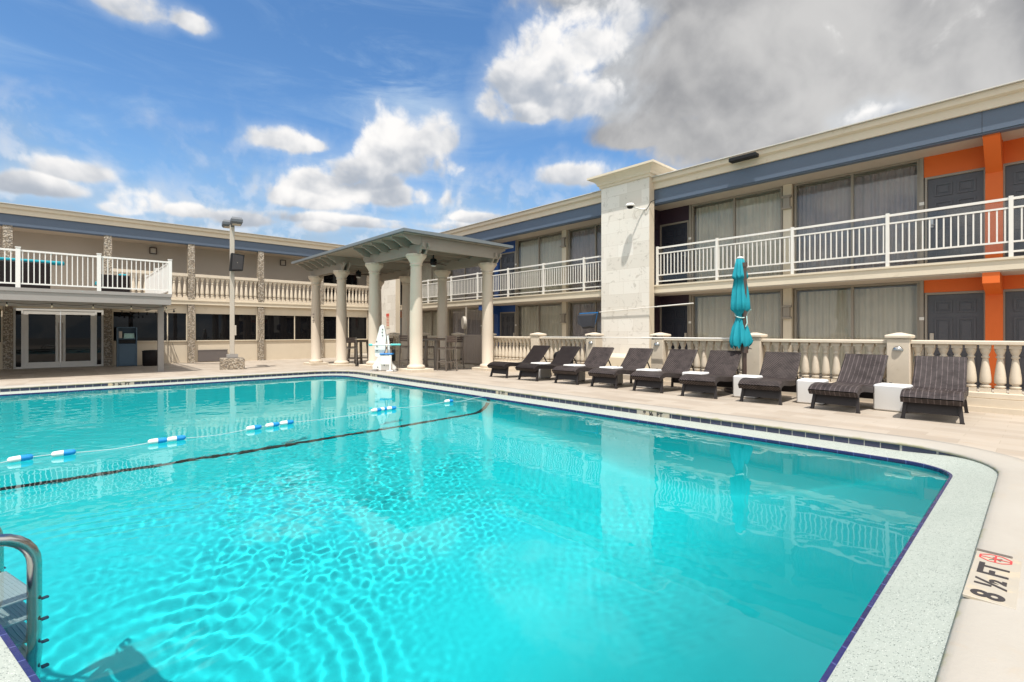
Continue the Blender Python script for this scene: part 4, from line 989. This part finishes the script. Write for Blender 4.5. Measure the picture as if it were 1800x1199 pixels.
for i,p_ in enumerate(FP):
    nb=path[i+2]; pv=path[i]; d=(nb-pv).normalized()
    ang=math.atan2(d.y,d.x)
    fl=bpy.data.objects.new('float',None)
    w_=MB(); b_=MB()
    pr=[(-.098,.014),(-.085,.028),(-.06,.031),(-.002,.033)]
    def lat(m,pr):
        L=[[ (x,r*math.cos(2*PI*k/14),r*math.sin(2*PI*k/14)) for k in range(14)] for x,r in pr]; m.rings(L); m.add(L[0],[tuple(range(14))]); m.add(L[-1],[tuple(range(14))])
    lat(w_,pr); lat(b_,[(0,.033),(.06,.031),(.085,.028),(.098,.014)])
    bpy.data.objects.remove(fl)
    f_=w_.build('float',M['white'],rp); f_.location=p_; f_.rotation_euler=(0,0,ang)
    b_.build('blue_end',M['floatblue'],f_)
# ------------------------------------------------------------------ pool ladder
ldr=thing('pool_ladder','stainless pool ladder with grey ribbed steps at the near left edge','ladder',(-.25,3.735,0),math.radians(17.8))
# local: x towards the water, y along the edge
for y in (-.275,.275):
    y2=y
    pts=[(-.75,y2,.0),(-.70,y2,.10)]+[(-.70+.16*(1-math.cos(a)),y2,.10+.12*math.sin(a)) for a in np.linspace(.3,PI/2,5)]
    pts+=[(-.30,y2,.17),(-.10,y2,.17)]+[(-.10+.17*math.sin(a),y2,.0+.17*math.cos(a)) for a in np.linspace(.2,PI/2,7)]+[(.07,y2,-.2),(.07,y2,-.9),(.05,y2,-1.32),(-.04,y2,-1.42)]
    o=MB().tube(pts,.029,14).build('handrail',M['steel'],ldr); o['under']=1
for z in (-.20,-.46,-.72,-.98):
    m=MB(); m.rbox(-.05,.10,-.243,.243,z-.03,z,.008)
    for k in range(8): m.box(-.04+k*.017,-.034+k*.017,-.236,-.012,z+.0005,z+.005).box(-.04+k*.017,-.034+k*.017,.012,.236,z+.0005,z+.005)
    o=m.build('step',M['plastic_grey'],ldr); o['under']=1
    bl=MB()
    for y in (-.308,.308): bl.rbox(.085,.115,y-.012,y+.012,z-.025,z+.0,.004)
    o2=bl.build('bolts',M['ink'],o); o2['under']=1
# ------------------------------------------------------------------ depth markers
def text(s,size,mat,parent,name,loc,rot,sx=1.,sy=1.,bold=0.004):
    cu=bpy.data.curves.new('t','FONT'); cu.body=s; cu.size=size; cu.align_x='CENTER'; cu.align_y='CENTER'; cu.extrude=.0008; cu.offset=bold
    o=bpy.data.objects.new('t',cu); COL.objects.link(o); bpy.context.view_layer.update()
    me=bpy.data.meshes.new_from_object(o.evaluated_get(bpy.context.evaluated_depsgraph_get())); bpy.data.objects.remove(o)
    for v in me.vertices: v.co.x*=sx; v.co.y*=sy
    me.materials.clear(); me.materials.append(M[mat]); o=bpy.data.objects.new(name,me); COL.objects.link(o); o.parent=parent; o.location=loc; o.rotation_euler=rot
    return o
# big one on the near coping, read from the water side

dmk=thing('depth_marker','pale depth marker with a red no diving sign on the near coping','depth marker',(3.30,.155,.004),math.radians(-.5),group='depth markers round the pool')
MB().rbox(-.325,.325,-.084,.084,-.012,.0025,.002).build('tile',M['plate'],dmk)
text('8',.150,'ink',dmk,'numeral',(-.262,0,.0035),(0,0,0),1.05,1.0)
text('\u00bd',.135,'ink',dmk,'numeral',(-.10,0,.0035),(0,0,0),1.15,1.05)
text('FT',.150,'ink',dmk,'lettering',(.075,0,.0035),(0,0,0),1.02,1.0)
oc=MB()
R=lambda r,k:(.252+r*math.cos(PI/8+k*PI/4)*.95,.008+r*math.sin(PI/8+k*PI/4))
for k in range(8):
    a,b,c,d=R(.066,k),R(.066,k+1),R(.057,k+1),R(.057,k)
    oc.add([(q[0],q[1],.0042) for q in (a,b,c,d)],[(0,1,2,3)])
for k,w in ((1.5,.004),(3.5,.004)):
    a=R(.06,k-.5+.5);b=R(.06,k+4); dx,dy=b[0]-a[0],b[1]-a[1]; l=math.hypot(dx,dy); n_=(-dy/l*w,dx/l*w)
    oc.add([(a[0]-n_[0],a[1]-n_[1],.0043+k*.0001),(b[0]-n_[0],b[1]-n_[1],.0043+k*.0001),(b[0]+n_[0],b[1]+n_[1],.0043+k*.0001),(a[0]+n_[0],a[1]+n_[1],.0043+k*.0001)],[(0,1,2,3)])
oc.build('no_diving_sign',M['redink'],dmk)
dv=MB(); 
for (x0,y0,x1,y1,w) in ((.222,.03,.27,-.015,.004),(.245,.018,.252,-.03,.004),(.23,-.012,.275,.018,.003)):
    dx,dy=x1-x0,y1-y0;l=math.hypot(dx,dy);n_=(-dy/l*w,dx/l*w)
    dv.add([(x0-n_[0],y0-n_[1],.0038),(x1-n_[0],y1-n_[1],.0038),(x1+n_[0],y1+n_[1],.0038),(x0+n_[0],y0+n_[1],.0038)],[(0,1,2,3)])
dv.build('diver_mark',M['stoolmetal'],dmk)
tape=MB(); tape.box(.33,.36,-.05,.085,-.006,.0025); tape.build('repair_patch',M['stoolmetal'],dmk)
def side_marker(txt,label,loc,rot,w):
    t=thing('depth_marker',label,'depth marker',loc,0,'depth markers round the pool'); t.rotation_euler=rot
    MB().box(-w/2,w/2,-.033,.034,-.002,.003).build('tile',M['plate'],t)
    text(txt,.083,'ink',t,'lettering',(0,-.002,.0045),(0,0,0),1.15,1.)
    return t
HP=PI/2
side_marker('8  \u00bd  FT','8 1/2 FT tile in the navy band before the umbrella',(6.70,4.06,-.076),(HP,0,-HP),.56)
side_marker('5  FT','5 FT tile in the navy band at the end of the black floor line',(6.70,7.57,-.076),(HP,0,-HP),.36)
side_marker('3  \u00bd  FT','FT tile in the navy band of the far edge near the raised deck',(1.08,15.19,-.076),(HP,0,0),.50)
side_marker('4  FT','pale tile in the navy band by the pool lift',(6.70,13.2,-.076),(HP,0,-HP),.40)
# ------------------------------------------------------------------ light, sky, camera
SUN=Vector((.30,.30,-1.)).normalized()
el=math.asin(-SUN.z); azi=math.atan2(-SUN.x,-SUN.y)
ld=bpy.data.lights.new('sun','SUN'); ld.energy=4.2; ld.angle=math.radians(.53); ld.color=(1,.962,.905)
lo=bpy.data.objects.new('sun',ld); COL.objects.link(lo); lo.rotation_euler=SUN.to_track_quat('-Z','Y').to_euler(); lo.location=(-8,-12,25)
ld.cycles.is_caustics_light=True
water_o.cycles.is_caustics_caster=True
for o in bpy.data.objects:
    if o.name.startswith(('pool_basin','pool_floor_line','pool_ladder','ladder')) or o.get('under'): o.cycles.is_caustics_receiver=True
SKYK=.14
def sky():
    w=bpy.data.worlds.new('World'); SC.world=w; w.use_nodes=True; nt=w.node_tree
    bg=nt.nodes['Background']; bg.inputs[1].default_value=SKYK
    st=nt.nodes.new('ShaderNodeTexSky'); st.sky_type='NISHITA'; st.sun_disc=False; st.sun_elevation=el; st.sun_rotation=azi; st.air_density=1.; st.dust_density=.6; st.ozone_density=2.
    d=nt.nodes.new('ShaderNodeTexCoord').outputs['Generated']
    nrm=nt.nodes.new('ShaderNodeVectorMath'); nrm.operation='NORMALIZE'; nt.links.new(d,nrm.inputs[0]); d=nrm.outputs[0]
    x,y,z=sep(nt,d)
    hs=nt.nodes.new('ShaderNodeHueSaturation'); hs.inputs['Saturation'].default_value=1.22; hs.inputs['Value'].default_value=1.04; nt.links.new(st.outputs[0],hs.inputs['Color'])
    base=hs.outputs[0]
    k=1/SKYK
    # azimuth measured from the pool axis (degrees) and elevation (degrees)
    az=mathn(nt,'MULTIPLY',mathn(nt,'ARCTAN2',x,y),180/PI); elv=mathn(nt,'MULTIPLY',mathn(nt,'ARCSINE',z),180/PI)
    # warped direction for billowy edges
    wv=nt.nodes.new('ShaderNodeTexNoise'); wv.inputs['Scale'].default_value=4.; wv.inputs['Detail'].default_value=2; nt.links.new(d,wv.inputs['Vector'])
    wsub=nt.nodes.new('ShaderNodeVectorMath'); wsub.operation='SUBTRACT'; nt.links.new(wv.outputs['Color'],wsub.inputs[0]); wsub.inputs[1].default_value=(.5,.5,.5)
    wm=nt.nodes.new('ShaderNodeVectorMath'); wm.operation='MULTIPLY_ADD'; nt.links.new(wsub.outputs[0],wm.inputs[0]); wm.inputs[1].default_value=(.10,.10,.10); nt.links.new(d,wm.inputs[2])
    dw=wm.outputs[0]
    def shifted(v,off):
        n=nt.nodes.new('ShaderNodeVectorMath'); n.operation='ADD'; nt.links.new(v,n.inputs[0]); n.inputs[1].default_value=off; return n.outputs[0]
    def fbm(v):
        n1=mathn(nt,'SUBTRACT',noise(nt,v,8.,9,.57,.1),.5)
        bl=mathn(nt,'ABSOLUTE',mathn(nt,'SUBTRACT',noise(nt,v,15.,5,.5),.5))          # billows
        return mathn(nt,'ADD',mathn(nt,'MULTIPLY',n1,2.6),mathn(nt,'SUBTRACT',mathn(nt,'MULTIPLY',bl,2.4),.22))
    f=fbm(dw); fs=fbm(shifted(dw,(-.008,-.014,.026)))
    relief=mathn(nt,'SUBTRACT',f,fs)
    det=f
    sw=sep(nt,wm.outputs[0])
    def field(blobs,top=False):
        F=None; D=None
        for a,e,ra,re in blobs:
            da=mathn(nt,'DIVIDE',mathn(nt,'SUBTRACT',az,a),ra); de=mathn(nt,'DIVIDE',mathn(nt,'SUBTRACT',elv,e),re)
            dq=mathn(nt,'MULTIPLY',de,mathn(nt,'ADD',1.,mathn(nt,'MULTIPLY',mathn(nt,'LESS_THAN',de,0.),.35)))
            r=mathn(nt,'SQRT',mathn(nt,'ADD',mathn(nt,'MULTIPLY',da,da),mathn(nt,'MULTIPLY',dq,dq)))
            v=mathn(nt,'SUBTRACT',1.,r)
            if top:
                if D is None: D=de
                else:
                    g=smooth(nt,mathn(nt,'SUBTRACT',v,F),-.25,.25); D=mathn(nt,'ADD',mathn(nt,'MULTIPLY',D,mathn(nt,'SUBTRACT',1.,g)),mathn(nt,'MULTIPLY',de,g))
            F=v if F is None else mathn(nt,'SMOOTH_MAX',F,v,.2)
        F=mathn(nt,'MAXIMUM',mathn(nt,'MINIMUM',F,.42),-1.2)
        return (F,D) if top else F
    # thin high streaks
    mp=nt.nodes.new('ShaderNodeMapping'); mp.inputs['Scale'].default_value=(1.2,1.2,6.5); nt.links.new(d,mp.inputs[0])
    ci=noise(nt,mp.outputs[0],2.4,8,.63,.8)
    cirm=mathn(nt,'MULTIPLY',smooth(nt,ci,.45,.78),mathn(nt,'ADD',.12,mathn(nt,'MULTIPLY',smooth(nt,noise(nt,d,2.1,3),.4,.7),.50)))
    col=mixc(nt,cirm,base,(.46*k,.59*k,.72*k))
    # pale veil and low bank towards the horizon
    col=mixc(nt,mathn(nt,'MULTIPLY',smooth(nt,elv,22.,3.),.42),col,(.21*k,.41*k,.60*k))
    lowm=mathn(nt,'MULTIPLY',smooth(nt,mathn(nt,'ADD',mathn(nt,'MULTIPLY',elv,-.075),mathn(nt,'MULTIPLY',det,.50)),-1.55,-.55),.80)
    col=mixc(nt,lowm,col,mixc(nt,smooth(nt,relief,-.2,.2),(.34*k,.43*k,.53*k),(.60*k,.62*k,.65*k)))
    # grey overcast mass, high on the right
    G1=field(CLOUD_GREY); gm=smooth(nt,mathn(nt,'ADD',G1,mathn(nt,'MULTIPLY',det,.30)),-.16,.24)
    gs=mathn(nt,'ADD',noise(nt,dw,2.4,5,.48,.6),mathn(nt,'MULTIPLY',relief,.10))
    big=mathn(nt,'SUBTRACT',noise(nt,dw,3.2,5,.5,.3),noise(nt,shifted(dw,(-.02,-.03,.07)),3.2,5,.5,.3))
    gs2=mathn(nt,'ADD',gs,mathn(nt,'MULTIPLY',big,.9))
    gc=mixc(nt,smooth(nt,gs2,.26,.76),(.23*k,.235*k,.25*k),(.50*k,.495*k,.49*k))
    col=mixc(nt,gm,col,gc)
    # bright cloud added behind and overhead, out of view, to fill the shaded facades
    B1=field(CLOUD_FILL); bm2=smooth(nt,mathn(nt,'ADD',B1,mathn(nt,'MULTIPLY',det,.5)),-.15,.3)
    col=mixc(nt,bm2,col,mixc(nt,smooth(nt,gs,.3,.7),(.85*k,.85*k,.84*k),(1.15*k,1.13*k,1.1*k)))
    # white cumulus
    C1,Dt=field(CLOUD_WHITE,True); cf=mathn(nt,'ADD',mathn(nt,'ADD',C1,.10),mathn(nt,'MULTIPLY',det,.75)); cm=smooth(nt,cf,-.10,.38)
    halo=mathn(nt,'MULTIPLY',smooth(nt,mathn(nt,'ADD',C1,mathn(nt,'MULTIPLY',det,.62)),-.80,.35),.38)
    col=mixc(nt,halo,col,(.54*k,.61*k,.69*k))
    soft=mathn(nt,'SUBTRACT',noise(nt,dw,7.5,4,.5,.2),noise(nt,shifted(dw,(-.012,-.018,.035)),7.5,4,.5,.2))
    lit=mathn(nt,'ADD',mathn(nt,'ADD',.55,mathn(nt,'MULTIPLY',Dt,.30)),mathn(nt,'ADD',mathn(nt,'MULTIPLY',soft,2.6),mathn(nt,'MULTIPLY',relief,.25)))
    cc=mixc(nt,smooth(nt,lit,-.05,1.0),(.36*k,.395*k,.45*k),(.80*k,.785*k,.77*k))
    col=mixc(nt,cm,col,cc)
    nt.links.new(col,bg.inputs[0])
    w.cycles.sampling_method='MANUAL'; w.cycles.sample_map_resolution=1024
def AE(px,py):
    """azimuth from +Y (towards +X) and elevation of a compass direction seen from the deck"""
    t=(px-900)/859.1; u=(584.24-py)/859.1; a=math.radians(47.29)
    X=math.cos(a)+t*math.sin(a); Y=math.sin(a)-t*math.cos(a)
    return math.degrees(math.atan2(X,Y)),math.degrees(math.atan2(u,math.hypot(1,t)))
def px(L): return [AE(x,y)+(max(.8,rx*.058),max(.6,ry*.058)) for x,y,rx,ry in L]
# compass directions of the clouds (az, el, half widths), from where the deck sees them
CLOUD_WHITE=px([(570,330,80,36),(640,315,85,50),(725,275,85,65),(775,245,52,48),(535,348,70,24),(690,345,110,28),(905,150,62,58),(960,110,90,75),(1040,70,90,65),(1000,175,110,48),(1090,35,60,45),(865,185,42,34),(930,200,90,25),
 (512,250,58,24),(545,255,40,16),(137,303,48,20),(242,357,44,26),(212,368,40,15),(225,14,52,26),(335,40,30,18),(1010,310,70,24),(1545,205,50,22),(70,330,60,20),(640,392,200,14),(560,396,40,17),(850,383,60,14),(430,386,55,17),(330,372,50,14)])
CLOUD_GREY=px([(1250,120,230,130),(1500,100,300,150),(1750,80,260,180),(1130,160,120,90),(1350,230,220,70),(1130,235,110,36),(1650,190,220,80),(1500,-250,600,260),(1100,-60,200,110)])
CLOUD_FILL=[(-120,34,75,40),(150,34,60,36),(-45,52,50,26),(20,78,120,20)]  # unseen clouds, added only as fill light for the shaded walls
sky()
cam=bpy.data.cameras.new('camera'); co=bpy.data.objects.new('camera',cam); COL.objects.link(co); SC.camera=co
cam.sensor_width=36; cam.lens=859.1/1800*36; cam.shift_x=0; cam.shift_y=-(599.5-584.24)/1800
co.location=(0,0,1.18); co.rotation_euler=(PI/2,0,-(PI/2-math.radians(47.29)))
cam.clip_start=.05; cam.clip_end=2000
vs=SC.view_settings; SC.display_settings.display_device='sRGB'; vs.view_transform='Standard'; vs.look='None'; vs.exposure=.34; vs.gamma=1; vs.use_curve_mapping=False
cy=SC.cycles; cy.use_denoising=True; cy.max_bounces=10; cy.transmission_bounces=8; cy.transparent_max_bounces=16; cy.glossy_bounces=5; cy.diffuse_bounces=4; cy.sample_clamp_indirect=8; cy.caustics_reflective=False; cy.caustics_refractive=True; cy.blur_glossy=.3
try: cy.denoiser='OPENIMAGEDENOISE'
except Exception: pass
